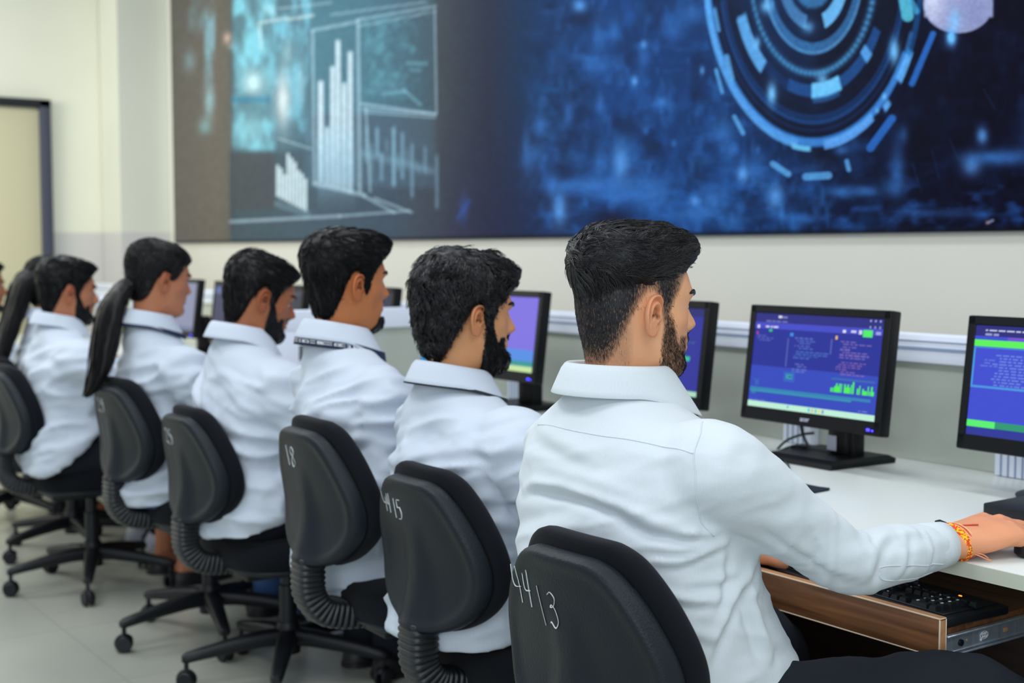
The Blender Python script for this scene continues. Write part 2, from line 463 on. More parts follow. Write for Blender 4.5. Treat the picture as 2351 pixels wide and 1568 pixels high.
# ------------------------------------------------------------------ printed wall mural
def mural():
    xl = float(on_y(396, 300, YW - .02)[0]); xr = float(on_y(2500, 300, YW - .02)[0])
    zb = 1.265; zt = 3.06
    # columns denser where the wall is far away, so the print stays equally sharp along its length
    pxs = np.linspace(project([xl, YW - .02, 1.5])[0], project([xr, YW - .02, 1.5])[0], 1000)
    xs = np.array([on_y(p, 300, YW - .02)[0] for p in pxs]); xs[0] = xl; xs[-1] = xr
    zs = np.concatenate([np.linspace(zb, 1.95, 330), np.linspace(1.95, zt, 130)[1:]])
    X, Z = np.meshgrid(xs, zs); P = np.stack([X, np.full_like(X, YW - .02), Z], -1)
    q = project(P.reshape(-1, 3)); x, y = q[:, 0], q[:, 1]
    n = len(x)
    def nz(sx, sy, seed, o=3): return fbm(np.stack([x / sx, y / sy, np.zeros(n)], 1), seed, o)
    # base colours of the print along its length, glare haze mixed in at the left
    kx = [380, 500, 530, 700, 900, 1010, 1120, 1230, 1400, 1640, 1850, 2050, 2250, 2600]
    kc = np.array([(86, 84, 80), (92, 86, 80), (58, 72, 80), (62, 78, 90), (62, 76, 92), (68, 74, 82), (56, 62, 82), (40, 72, 112), (38, 82, 138), (34, 72, 122), (28, 52, 92), (20, 26, 54), (18, 18, 44), (16, 18, 44)], float)
    C = np.stack([np.interp(x, kx, kc[:, k]) for k in range(3)], 1)
    low = sstep(200, 540, y)[:, None] * (sstep(900, 1100, x) * (1 - sstep(1250, 1400, x)))[:, None]
    C = C * (1 - .5 * low) + np.array([58, 58, 92]) * .5 * low
    def mixc(C, a, col):
        a = np.clip(a, 0, 1)[:, None]; return C * (1 - a) + np.array(col, float) * a
    def rect(x0, y0, x1, y1, s=3.0, s2=None):
        s2 = s2 or s
        return sstep(x0 - s, x0 + s, x) * (1 - sstep(x1 - s, x1 + s, x)) * sstep(y0 - s2, y0 + s2, y) * (1 - sstep(y1 - s2, y1 + s2, y))
    def blob(cx, cy, sx, sy): return np.exp(-((x - cx) / sx) ** 2 - ((y - cy) / sy) ** 2)
    def line(x0, y0, x1, y1, w, soft=2.0):
        dx, dy = x1 - x0, y1 - y0; t = np.clip(((x - x0) * dx + (y - y0) * dy) / (dx * dx + dy * dy), 0, 1)
        d = np.hypot(x - x0 - t * dx, y - y0 - t * dy); return 1 - sstep(w - soft, w + soft, d)
    # left: hazy cyan panels
    cy = np.clip(.5 + nz(34, 60, 3) * .9 + nz(9, 30, 5) * .35, 0, 1)
    C = mixc(C, rect(470, -80, 494, 250, 6, 40) * cy * .8, (120, 165, 180))
    C = mixc(C, rect(432, -80, 470, 70, 8, 20) * .55 * cy, (110, 150, 165)); C = mixc(C, blob(435, 140, 13, 24) * .6, (120, 150, 160))
    C = mixc(C, blob(480, 230, 10, 40) * .75, (140, 180, 190)); C = mixc(C, blob(470, 290, 14, 18) * .6, (120, 170, 180))
    C = mixc(C, rect(534, -80, 630, 345, 7, 10) * (.35 + .65 * cy), (112, 178, 196))
    C = mixc(C, rect(622, -80, 715, 330, 10, 30) * (.25 + .65 * np.clip(cy + nz(20, 90, 8) * .4, 0, 1)), (104, 170, 192))
    C = mixc(C, rect(715, -80, 1000, 260, 8, 14) * .42 * (1 - sstep(820, 1010, x) * .55), (80, 150, 170))
    C = mixc(C, rect(700, 250, 1000, 430, 12, 12) * .22, (96, 140, 165))
    C = mixc(C, blob(582, 190, 22, 26) * .85, (196, 226, 232)); C = mixc(C, blob(578, 300, 34, 40) * .5, (140, 200, 214))
    C = mixc(C, rect(530, 222, 622, 236, 4) * .6, (44, 108, 140))
    C = mixc(C, blob(650, 230, 17, 62) * .85, (205, 216, 220)); C = mixc(C, blob(660, 120, 12, 30) * .4, (170, 210, 216))
    C = mixc(C, blob(690, 190, 10, 50) * .4, (160, 200, 212))
    C = mixc(C, rect(500, -80, 530, 560, 6) * .8, (92, 86, 78)); C = mixc(C, blob(522, 88, 9, 13) * .8, (190, 160, 150)); C = mixc(C, blob(530, 107, 6, 6) * .5, (150, 180, 185))
    C = mixc(C, rect(536, 350, 630, 480, 6) * .55, (66, 64, 66)); C = mixc(C, rect(527, 350, 537, 540, 5, 12) * .45, (52, 56, 66))
    for k, (a, b2) in enumerate([(598, 52), (660, 45)]): C = mixc(C, line(a, b2, a + 60, b2 - 10, 3) * .6, (190, 205, 208))
    C = mixc(C, line(595, 55, 600, 110, 4) * .45, (190, 205, 208)); C = mixc(C, rect(602, 12, 640, 40, 3, 6) * .4 * cy, (180, 215, 222))
    # the tall bar chart in its frame
    for (b0, b1, top) in [(729, 744, 186), (745, 757, 292), (757, 770, 152), (769, 783, 92), (783, 797, 190), (797, 811, 118)]:
        bot = 412 + (b0 - 729) * .33
        fade = 1 - .35 * sstep(300, 440, y)
        C = mixc(C, rect(b0 + 1.2, top, b1 - 1.2, bot + 8, 2.2, 4) * .86 * fade, (190, 208, 220))
    C = mixc(C, rect(729, 300, 815, 444, 5, 50) * .35, (150, 196, 222))
    for L_ in [(717, 70, 820, 50, 3.5), (718, 72, 722, 420, 3), (822, 48, 826, 440, 4.5), (722, 422, 836, 448, 5), (820, 46, 1000, 14, 3), (826, 60, 1000, 26, 2), (998, 20, 1002, 258, 2.5),
               (830, 238, 1000, 262, 3.5), (834, 250, 1000, 262, 2.5), (836, 258, 1000, 270, 2), (836, 450, 905, 488, 3.5), (860, 455, 945, 488, 3), (840, 248, 850, 440, 2.5), (530, 509, 780, 496, 4), (780, 496, 940, 484, 3), (640, 20, 760, 6, 2), (760, 34, 980, 4, 2.2), (640, 318, 715, 342, 2)]:
        C = mixc(C, line(*L_) * .5, (172, 200, 216))
    for L_ in [(935, 145, 978, 146, 4), (942, 160, 965, 162, 3), (925, 205, 965, 240, 4), (880, 215, 930, 210, 5)]: C = mixc(C, line(*L_, 3) * .45, (120, 180, 196))
    tex = np.clip(nz(18, 20, 11) * .8 + .2, 0, 1) * rect(835, 40, 960, 225, 14)
    C = mixc(C, tex * .5, (104, 172, 186))
    # small bar chart
    for (b0, top) in [(634, 378), (642, 386), (650, 400), (658, 352), (666, 362), (674, 372), (682, 390), (690, 398), (698, 410)]:
        bot = 452 + (b0 - 634) * .52
        C = mixc(C, rect(b0, top, b0 + 7, bot, 1.6, 3) * .9, (186, 204, 214))
    C = mixc(C, line(636, 468, 705, 490, 8) * .35, (120, 150, 165))
    # wave-form bars
    for (cx, t0, b0, a) in [(842, 290, 372, .5), (852, 330, 420, .3), (866, 292, 360, .6), (876, 350, 416, .5), (888, 320, 352, .3), (904, 292, 428, .75), (914, 352, 392, .35), (924, 303, 412, .55), (935, 340, 380, .25), (946, 330, 454, .5), (956, 370, 390, .25), (976, 336, 400, .4), (1003, 355, 480, .45), (964, 380, 400, .25)]:
        C = mixc(C, rect(cx - 4, t0, cx + 4, b0, 3, 8) * a, (130, 172, 194))
    C = mixc(C, line(835, 352, 990, 392, 9, 8) * .3, (130, 172, 194))
    C = mixc(C, blob(1065, 480, 9, 30) * .55, (66, 96, 170)); C = mixc(C, line(1052, 500, 1076, 462, 6, 5) * .4, (66, 100, 180))
    # right: blue bokeh city
    reg = sstep(1180, 1290, x) * (1 - sstep(2060, 2180, x) * sstep(420, 250, y) * .85)
    b1 = np.clip(nz(46, 80, 21) * 1.1 + .05, 0, 1); b2 = np.clip(nz(20, 46, 25) * 1.2 - .1, 0, 1); b3 = np.clip(nz(70, 26, 29) - .15, 0, 1)
    rr = sstep(1180, 1260, x) * (1 - sstep(1880, 2060, x) * .8)
    C = mixc(C, rr * b1 * .55, (54, 112, 178)); C = mixc(C, rr * b2 * .4, (78, 140, 208)); C = mixc(C, rr * b3 * .45, (70, 130, 196))
    dk = np.clip(nz(52, 60, 33) * 1.2 - .1, 0, 1) * rr; C = mixc(C, dk * .6, (30, 50, 84))
    lowb = sstep(330, 460, y) * sstep(1200, 1280, x)
    C = mixc(C, lowb * np.clip(nz(40, 26, 41) + .1, 0, 1) * .6, (60, 118, 190))
    for (cx, c_y, sx, sy, a) in [(1330, 14, 16, 14, .85), (1372, 80, 12, 40, .5), (1410, 70, 14, 34, .5), (1380, 150, 30, 20, .45), (1478, 130, 14, 24, .5), (1478, 102, 7, 9, .8), (1457, 186, 7, 12, .95), (1612, 162, 5, 10, .9), (1240, 290, 16, 24, .65), (1305, 260, 12, 30, .5), (1378, 240, 9, 26, .55), (1425, 372, 22, 44, .8), (1375, 372, 14, 36, .55), (1350, 425, 90, 16, .6), (1480, 420, 60, 22, .55), (1285, 480, 16, 38, .85), (1268, 430, 14, 30, .5), (1500, 455, 30, 30, .5), (1596, 462, 12, 12, .9), (1420, 450, 70, 16, .5), (1230, 350, 22, 20, .4), (1208, 330, 8, 40, .4), (1215, 370, 20, 30, .4),
                               (1520, 240, 26, 12, .45), (1520, 232, 10, 9, .7), (1590, 30, 30, 26, .55), (1660, 305, 20, 40, .6), (1705, 400, 14, 20, .9), (1735, 385, 20, 40, .5), (1780, 452, 18, 30, .85), (1795, 490, 8, 30, .55), (1680, 345, 14, 20, .55), (1930, 345, 18, 12, .7), (1930, 440, 30, 14, .7), (1985, 438, 24, 14, .65), (2060, 390, 18, 60, .6), (2050, 430, 30, 22, .5), (2075, 310, 12, 20, .55), (2255, 312, 14, 20, .85), (2230, 380, 24, 26, .75), (2275, 362, 60, 16, .7), (2330, 360, 60, 22, .5), (1640, 455, 40, 30, .6), (1600, 490, 60, 20, .5), (1690, 505, 30, 16, .45), (1840, 505, 40, 12, .4), (2100, 488, 60, 12, .35), (2200, 490, 70, 12, .35), (2380, 300, 40, 60, .4), (1550, 60, 26, 30, .4), (1740, 345, 5, 10, .6), (1547, 330, 6, 8, .7), (1482, 300, 7, 9, .6)]:
        C = mixc(C, blob(cx, c_y, sx, sy) * a, (116, 176, 236) if a > .7 else (84, 146, 214))
    C = mixc(C, blob(1405, 500, 46, 20) * .8, (34, 34, 62)); C = mixc(C, blob(1890, 350, 30, 44) * .6, (24, 24, 44)); C = mixc(C, blob(2110, 330, 30, 50) * .7, (18, 20, 40))
    # circular display: rings round (1866,-60)
    ex, ey, ea, eb = 1866., -60., 252., 404.
    rr_ = np.hypot((x - ex) / ea, (y - ey) / eb); th = np.degrees(np.arctan2((x - ex) / ea, (y - ey) / eb))   # 0 = straight down, + to the right
    C = mixc(C, (1 - sstep(.9, 1.0, rr_)) * .82, (24, 32, 56))
    C = mixc(C, (1 - sstep(.5, .98, rr_)) * .25 * sstep(30, -40, th), (50, 110, 180))
    def ring(r0, r1, t0=-181, t1=181, s=.006, st=.8):
        return sstep(r0 - s, r0 + s, rr_) * (1 - sstep(r1 - s, r1 + s, rr_)) * sstep(t0 - st, t0 + st, th) * (1 - sstep(t1 - st, t1 + st, th))
    LB, MBL, DB = (120, 188, 244), (66, 134, 200), (36, 84, 142)
    C = mixc(C, ring(.93, .985, -100, 62) * .9, MBL); C = mixc(C, ring(.945, 1.0, -100, -8) * .8, LB); C = mixc(C, ring(.94, .975, -60, 70) * .55, (96, 160, 224))
    C = mixc(C, ring(.95, 1.005, 6, 34) * .9, (118, 180, 240)); C = mixc(C, ring(.98, 1.01, -11, -1) * .95, (130, 206, 240)); C = mixc(C, ring(.96, 1.02, 52, 64) * .9, LB)
    C = mixc(C, ring(.96, 1.01, 62, 100) * .6, (40, 120, 180)); C = mixc(C, ring(.985, 1.03, 40, 44) * .9, LB)
    C = mixc(C, ring(.80, .86, -80, 80) * .6, DB); C = mixc(C, ring(.84, .85, -80, 80) * .5, (60, 120, 190)); C = mixc(C, ring(.88, .90, -80, 60) * .5, (40, 70, 120))
    C = mixc(C, ring(.63, .70, -20, 62) * .7, (54, 116, 182)); C = mixc(C, ring(.62, .71, -1, 22) * .95, (134, 208, 246)); C = mixc(C, ring(.65, .74, -70, -40) * .9, (120, 188, 240)); C = mixc(C, ring(.70, .735, 0, 20) * .6, (70, 130, 190))
    C = mixc(C, ring(.64, .70, -40, -18) * .4, DB); C = mixc(C, ring(.62, .71, 44, 50) * .8, LB)
    for t_ in np.arange(-78, 92, 4.2):
        dx = ea * .565 * math.sin(math.radians(t_)); dy = eb * .565 * math.cos(math.radians(t_))
        C = mixc(C, blob(ex + dx, ey + dy, 4.6 + .02 * (t_ + 80), 8) * .9, (96, 168, 214))
    st = .6 + .4 * (np.sin(np.radians(th) * 190) > 0)
    C = mixc(C, ring(.39, .46, -100, 100) * .75 * st, (92, 164, 220)); C = mixc(C, ring(.44, .455, -100, 100) * .5, (130, 190, 230))
    C = mixc(C, ring(.24, .32, -80, -12) * .7, (110, 170, 220)); C = mixc(C, ring(.24, .33, 20, 70) * .95, (130, 196, 240)); C = mixc(C, (1 - sstep(.2, .21, rr_)) * .9, (78, 136, 184)); C = mixc(C, ring(.195, .215) * .8, (30, 50, 80))
    for (cx, c_y, sx, sy, a) in [(1760, 14, 14, 16, .9), (1738, 98, 8, 14, .85), (1772, 215, 11, 26, 1.0), (1855, 62, 14, 14, .7), (2053, 118, 12, 30, .95), (2030, 222, 5, 8, .9), (2014, 254, 4, 6, .8), (1888, 182, 14, 14, .8)]:
        C = mixc(C, blob(cx, c_y, sx, sy) * a, (140, 206, 250))
    for L_ in [(1774, 376, 1810, 400, 7), (1850, 406, 1902, 403, 8.5), (1944, 370, 1949, 390, 5), (1998, 340, 2048, 272, 9), (2094, 192, 2142, 78, 7), (1644, 160, 1658, 212, 4), (1686, 268, 1706, 306, 5), (1650, 70, 1640, 20, 4), (1668, 130, 1680, 180, 6)]:
        C = mixc(C, line(*L_, 1.6) * .9, (110, 176, 226) if L_[0] < 1990 else (62, 128, 204))
    for L_ in [(2258, 205, 2284, 250, 1.2), (2180, 320, 2200, 366, 1), (2095, 375, 2115, 440, 1.2), (2140, 345, 2156, 410, 1)]: C = mixc(C, line(*L_) * .3, (60, 130, 190))
    # rounded white head shape of the illustration, with a glowing drop under it
    hd = rect(2122, -90, 2280, 40, 4) ; hd = np.maximum(hd, 1 - sstep(.97, 1.03, np.hypot((x - 2200) / 80, (y - 10) / 66)))
    C = mixc(C, hd * .95, (176, 180, 214)); C = mixc(C, hd * blob(2140, 0, 26, 50) * .7, (226, 228, 244)); C = mixc(C, hd * blob(2240, 30, 40, 50) * .4, (140, 146, 190))
    C = mixc(C, blob(2184, 86, 12, 20) * 1.2, (130, 200, 255)); C = mixc(C, blob(2192, 46, 12, 22) * .8, (150, 206, 250))
    C = mixc(C, line(2072, -30, 2084, 36, 14) * .9, (110, 200, 220)); C = mixc(C, line(2090, 0, 2104, 26, 7) * .8, (90, 180, 215))
    C = mixc(C, line(2267, 512, 2279, 506, 3) * .8, (170, 180, 200)); C = mixc(C, blob(2266, 510, 3, 3) * .8, (190, 120, 110))  # small glint near the lower edge, painted into the print
    C = C * (1 + .06 * (1 - sstep(700, 1150, x)))[:, None] + 8 * (1 - sstep(500, 1100, x))[:, None]  # left end lifted: veil of reflected glare put into the colours
    # grain of the print and dark lower border
    C *= (1 + .05 * nz(5, 5, 61, 1))[:, None]
    C = mixc(C, (1 - sstep(zb + .004, zb + .02, P.reshape(-1, 3)[:, 2])) * .6, (26, 30, 40))
    C = 255 * (np.clip(C, 0, 255) / 255) ** (1.0 + .28 * sstep(900, 1250, x))[:, None]
    s = np.clip(C / 255, 0, 1); s = np.where(s <= .04045, s / 12.92, ((s + .055) / 1.055) ** 2.4)
    mb = MB().grid(P); V = mb.V(); F = mb.f
    m = attr_mat('printed_vinyl', .48, spec=.05)
    o = make('wall_mural', V, F, m, smooth=False, cols=np.concatenate([s, np.ones((n, 1))], 1))
    tag(o, 'huge dark blue printed mural with bar charts and glowing rings on the wall', 'mural')
    MB().box(((xl + xr) / 2, YW - .0095, (zb + zt) / 2), (xr - xl, .016, zt - zb)).build('backing_board', M['plastic'], o)
mural()

# ------------------------------------------------------------------ desk, partitions
ZD = 0.71; YD0, YD1 = 1.80, 2.62; XD0, XD1 = -8.15, -0.45
desk = empty('computer_desk', (0, 0, 0))
tag(desk, 'long white computer desk running along the wall below the mural', 'desk')
MB().box(((XD0 + XD1) / 2, (YD0 + YD1) / 2, ZD - .0125), (XD1 - XD0, YD1 - YD0, .025), .0015).build('worktop', M['worktop'], desk)
e = MB().box(((XD0 + XD1) / 2, YD0 - .0012, ZD - .013), (XD1 - XD0, .003, .0235)).build('edge_band', M['edgeband'], desk); e['label'] = 'greenish grey front edge band'
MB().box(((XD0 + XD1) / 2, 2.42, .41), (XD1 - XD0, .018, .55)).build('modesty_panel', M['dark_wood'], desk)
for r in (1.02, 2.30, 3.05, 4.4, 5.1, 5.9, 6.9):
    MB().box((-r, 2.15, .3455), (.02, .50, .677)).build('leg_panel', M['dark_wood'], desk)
a_ = np.linspace(0, 2 * PI, 40, endpoint=False)
bn = MB().rings([np.stack([r_ * np.cos(a_), r_ * np.sin(a_), np.full(40, z_)], 1) for r_, z_ in [(.02, .004), (.088, .002), (.104, .008), (.110, .03), (.125, .33), (.132, .335), (.132, .345), (.122, .345), (.118, .33), (.098, .03), (.02, .02)]])
tag(bn.build('waste_bin', M['alu'], loc=(-3.72, 1.93, 0)), 'pale blue-white rounded bin on the floor under the desk, behind the third chair', 'bin')

def tray(xr, w, name='keyboard_tray'):
    """pull-out tray: board, front lip, steel slides"""
    y0 = 1.757; zt = .622
    b = MB().box((xr - w / 2, y0 + .20, .592), (w - .016, .40, .016)).build(name, M['wood'], desk)
    f = MB().box((xr - w / 2, y0, .589), (w, .016, .062), .0008).build('tray_front', M['wood'], b)
    ed = MB().box((xr - w / 2, y0 + .0004, zt - .0005), (w - .002, .0145, .003))
    ed.box((xr - .0003, y0 + .0004, .589), (.0022, .0145, .059))
    ed.build('edge_strip', M['wood_edge'], b)['label'] = 'pale bare wood edge'
    ln = MB()
    for (c, d) in [((xr - w / 2, y0 - .0075, zt - .0005), (w, .0022, .0026)), ((xr - .0002, y0 - .0075, .589), (.0026, .0024, .062)), ((xr - w / 2, y0 - .0075, .5585), (w, .0022, .0022)), ((xr + .0005, y0, zt - .0004), (.002, .016, .002)), ((xr + .0005, y0, .5585), (.002, .016, .002)), ((xr + .0005, y0 + .008, .589), (.002, .0018, .062))]:
        ln.box(c, d, .0006, 1)
    ln.build('edge_line', M['wood_line'], b)['label'] = 'cream edging line'
    for sx, xx in ((1, xr - .003), (-1, xr - w + .003)):
        s = MB().box((xx, y0 + .21, .573), (.003, .40, .030))
        for zz in (.5895, .5575): s.box((xx + sx * .003, y0 + .21, zz), (.009, .40, .0035), .001, 1)
        s.box((xx + sx * .002, y0 + .21, .5625), (.005, .40, .0025), .0008, 1)
        so = s.build('slide_rail', M['steel'], b)
        if sx > 0:
            MB().lathe([(.0, 0), (.0055, 0), (.0055, .004), (.003, .0045), (0, .0045)], (xx + .0015, y0 + .048, .574), 14, 'x').build('screw', M['plastic'], b)['label'] = 'black screw'
            h = MB().lathe([(0, 0), (.0022, 0), (.0022, .0008), (0, .0008)], (xx + .0015, y0 + .066, .575), 10, 'x')
            h.build('rail_hole', M['wood_edge'], b)
            MB().box((xx + .0018, y0 + .172, .5745), (.0012, .012, .007), .003).build('rail_slot', M['wood_edge'], b)
            d = MB().lathe([(0, 0), (.0022, 0), (.0022, .001), (0, .001)], (xx + .0015, y0 + .104, .5685), 10, 'x')
            a = np.linspace(0, 2 * PI, 25)
            d.tube(np.stack([np.full(25, xx + .0021), y0 + .112 + .0105 * np.cos(a), .5755 + .0065 * np.sin(a)], 1), .0006, 5)
            for k in (-1, 0, 1):
                yy = y0 + .112 + k * .0048; t = np.linspace(0, 1, 9)
                d.tube(np.stack([np.full(9, xx + .0022), yy + .0022 * np.sin(t * 2 * PI) + (t - .5) * .003, .5715 + t * .008], 1), .0008, 5)
            d.build('stamped_emblem', M['white'], b)
    return b
tray(-1.288, .72); tray(-2.06, .66)

# aluminium and glass partition
def glass_mat():
    m = bpy.data.materials.new('tinted_glass'); m.use_nodes = True
    N = m.node_tree.nodes; L = m.node_tree.links; N.remove(N['Principled BSDF'])
    tr = N.new('ShaderNodeBsdfTransparent'); tr.inputs[0].default_value = lin(206, 214, 206)
    df = N.new('ShaderNodeBsdfDiffuse'); df.inputs[0].default_value = lin(214, 219, 208)
    gl = N.new('ShaderNodeBsdfGlossy'); gl.inputs[0].default_value = (.9, .95, .95, 1); gl.inputs[1].default_value = .16
    m1 = N.new('ShaderNodeMixShader'); m1.inputs[0].default_value = .68; L.new(tr.outputs[0], m1.inputs[1]); L.new(df.outputs[0], m1.inputs[2])
    fr = N.new('ShaderNodeFresnel'); fr.inputs[0].default_value = 1.5
    m2 = N.new('ShaderNodeMixShader'); L.new(fr.outputs[0], m2.inputs[0]); L.new(m1.outputs[0], m2.inputs[1]); L.new(gl.outputs[0], m2.inputs[2])
    L.new(m2.outputs[0], N['Material Output'].inputs[0]); return m
M['glass'] = glass_mat()
YP = 2.59; ZR0, ZR1 = .948, 1.016
part = empty('desk_partition', (0, 0, 0)); tag(part, 'low glass partition with white aluminium top rail along the back of the desk', 'partition')
rl = MB().box(((XD0 + XD1) / 2, YP, (ZR0 + ZR1) / 2), (XD1 - XD0, .05, ZR1 - ZR0), .004)
rl.build('top_rail', M['alu'], part)
MB().box(((XD0 + XD1) / 2, YP - .026, ZR0 + .034), (XD1 - XD0, .003, .007)).box(((XD0 + XD1) / 2, YP - .026, ZR0 + .052), (XD1 - XD0, .003, .002)).build('rail_groove', M['alu_groove'], part)
posts = [1.70, 2.335, 2.97, 3.60, 4.24, 4.87, 5.5, 6.13, 6.76, 7.4, 8.02]
for i, r in enumerate(posts):
    p = MB().box((-r, YP - .005, (ZR0 + ZD) / 2), (.095, .06, ZR0 - ZD - .001), .004)
    p.build('post', M['alu'], part)
    g = MB()
    for k in (-.03, -.012, .006, .024): g.box((-r + k, YP - .0362, (ZR0 + ZD) / 2), (.0035, .002, ZR0 - ZD - .004))
    g.build('post_groove', M['alu_groove'], part)
    rn = posts[i + 1] if i + 1 < len(posts) else None
    if rn: MB().box((-(r + rn) / 2, YP, (ZR0 + ZD) / 2), (rn - r - .095, .006, ZR0 - ZD - .002)).build('glass_pane', M['glass'], part)
MB().box((-(1.70 + .5) / 2, YP, (ZR0 + ZD) / 2), (1.70 - .5 - .095, .006, ZR0 - ZD - .002)).build('glass_pane', M['glass'], part)
# cross screen between two work places
cr = empty('side_screen', (-3.96, 0, 0)); tag(cr, 'white aluminium side screen with glass standing across the desk behind the third sitter', 'partition')
MB().box((0, 2.19, (ZR0 + ZR1) / 2), (.045, .70, ZR1 - ZR0), .004).build('top_rail', M['alu'], cr)
ep = MB().box((0, 1.92, (ZR0 + ZD) / 2 + .0005), (.045, .16, ZR0 - ZD - .001), .004).build('post', M['alu'], cr)
MB().box((.0235, 1.925, .875), (.004, .022, .05), .001).build('socket_plate', M['grey_plate'], ep)
MB().box((.0235, 1.955, (ZR0 + ZD) / 2), (.002, .004, ZR0 - ZD - .004)).build('post_groove', M['alu_groove'], ep)
MB().box((0, 2.277, (ZR0 + ZD) / 2), (.006, .55, ZR0 - ZD - .002)).build('glass_pane', M['glass'], cr)
# ------------------------------------------------------------------ monitors
def scr(kind, U, V):
    """screen picture: U,V 0..1 from the top left, sRGB 0..255"""
    n = U.size; u, v = U.ravel(), V.ravel(); C = np.zeros((n, 3))
    def put(x0, y0, x1, y1, c, a=1.0):
        m = (u >= x0) & (u <= x1) & (v >= y0) & (v <= y1); C[m] = C[m] * (1 - a) + np.array(c, float) * a
    r2 = np.random.default_rng(hash(kind) % 1000 if not isinstance(kind, str) else sum(map(ord, kind)))
    def text(x0, y0, x1, y1, lines, c, fill=.8, a=.6):
        h = (y1 - y0) / lines
        for i in range(lines):
            w = (x1 - x0) * r2.uniform(.3, 1.0) * fill; ind = r2.choice([0, .02, .04]); xx = x0 + ind
            while xx < x0 + ind + w:
                ww = r2.uniform(.012, .045); put(xx, y0 + i * h + h * .25, min(xx + ww, x1), y0 + i * h + h * .75, c, a); xx += ww + .01
    if kind == 'code':
        put(0, 0, 1, 1, (34, 44, 150)); put(0, .56, 1, 1, (48, 70, 186)); put(0, 0, 1, .1, (38, 40, 128)); put(0, .1, 1, .165, (66, 72, 196))
        put(.19, .02, .22, .045, (230, 230, 240)); text(.22, .015, .34, .055, 1, (190, 195, 230)); text(.05, .065, .28, .1, 1, (150, 160, 215), 1)
        put(.02, .125, .04, .16, (225, 225, 245)); text(.05, .12, .2, .165, 1, (235, 235, 250), 1, .9); put(.12, .17, .15, .19, (50, 200, 120))
        put(.02, .2, .03, .225, (240, 60, 110)); put(.3, .195, .325, .225, (60, 140, 230)); put(.66, .195, .675, .225, (240, 190, 90))
        put(.86, .115, .93, .185, (80, 235, 105)); put(.71, .125, .73, .155, (225, 225, 245)); text(.75, .12, .82, .16, 1, (220, 220, 240), 1, .9); put(.83, .12, .85, .165, (210, 215, 240)); put(.95, .125, .985, .155, (160, 165, 215))
        for k in range(3): put(.9 + k * .035, .015, .912 + k * .035, .035, (170, 175, 215)); put(.9 + k * .035, .075, .912 + k * .035, .095, (140, 150, 205))
        text(.03, .225, .22, .3, 3, (110, 130, 210)); put(.285, .25, .29, .55, (90, 105, 180)); put(.628, .23, .634, .38, (90, 105, 180))
        text(.34, .23, .6, .36, 5, (110, 140, 215)); text(.34, .37, .62, .46, 4, (90, 150, 215), 1, .6); text(.34, .5, .5, .6, 4, (130, 150, 210))
        text(.68, .23, .97, .42, 7, (165, 135, 200)); text(.68, .44, .9, .58, 6, (185, 125, 180), 1, .55)
        put(.28, .60, .37, .70, (44, 120, 190), .6); put(.3, .625, .35, .67, (60, 190, 175), .6); put(.32, .642, .345, .655, (20, 60, 110))
        put(.66, .615, .98, .63, (50, 130, 170), .6)
        for k in range(26):
            h = r2.choice([.04, .06, .09, .12]); x0 = .66 + k * .0123
            if k in (7, 14, 15, 18): continue
            put(x0, .755 - h, x0 + .0105, .755, (78, 240, 84))
        text(.01, .7, .08, .78, 4, (44, 150, 170), 1, .7); put(.01, .79, .96, .82, (44, 150, 178), .75); put(.01, .82, .82, .84, (50, 180, 165), .7); put(.02, .84, .06, .86, (50, 170, 160), .5)
        text(.01, .915, .16, .935, 1, (120, 140, 210)); text(.84, .905, .99, .925, 1, (150, 160, 215), 1)
        put(0, .935, 1, 1, (190, 238, 214)); put(.33, .95, .345, .975, (120, 170, 235))
        for k, c in enumerate([(90, 190, 220), (220, 190, 140), (110, 200, 190), (225, 215, 120), (120, 150, 200)]): put(.5 + k * .027, .95, .517 + k * .027, .985, c)
    elif kind == 'form':
        put(0, 0, 1, 1, (60, 74, 206)); put(0, 0, 1, .1, (36, 36, 120)); text(.04, .03, .5, .06, 1, (210, 215, 240), 1, .9); text(.04, .065, .4, .095, 1, (180, 190, 230), .8, .8)
        put(.2, .1, .35, .13, (110, 80, 210)); put(.4, .1, .6, .13, (60, 130, 190)); put(0, .13, 1, .19, (92, 240, 86))
        for (a, b, c, d) in [(0, .2, .012, .56), (0, .55, 1, .57), (.0, .2, 1, .208)]: put(a, b, c, d, (70, 150, 225))
        text(.12, .25, .6, .55, 11, (120, 150, 225), 1, .7); text(.05, .3, .16, .38, 3, (110, 140, 220), 1, .6)
        put(0, .86, 1, .925, (88, 240, 110)); put(.17, .865, .36, .92, (40, 150, 110)); put(.45, .865, .47, .92, (40, 190, 110)); put(.6, .8, 1, .86, (40, 46, 160))
        put(0, .925, 1, 1, (42, 50, 150))
    elif kind == 'violet':
        put(0, 0, 1, 1, (124, 112, 222)); put(0, .7, 1, .9, (84, 140, 226)); put(0, .86, 1, .93, (50, 150, 150)); put(0, .92, 1, 1, (196, 226, 160))
    elif kind == 'navy':
        put(0, 0, 1, 1, (44, 48, 150)); put(0, 0, 1, .1, (38, 40, 110)); text(.4, .3, .95, .6, 8, (60, 170, 170), 1, .4); put(.8, .55, .9, .6, (50, 190, 150))
        put(0, .94, 1, 1, (170, 220, 190))
    elif kind == 'slate':
        put(0, 0, 1, 1, (58, 62, 92)); put(0, .03, 1, .17, (88, 104, 152)); put(.25, .18, .8, .3, (84, 100, 126), .6)
    elif kind == 'pale': put(0, 0, 1, 1, (136, 142, 170)); put(0, .9, 1, 1, (110, 118, 150))
    elif kind == 'cyan': put(0, 0, 1, 1, (40, 46, 70)); put(.8, .62, 1, .95, (60, 160, 225))
    else: put(0, 0, 1, 1, (46, 50, 66)); put(0, .03, 1, .12, (60, 66, 86))
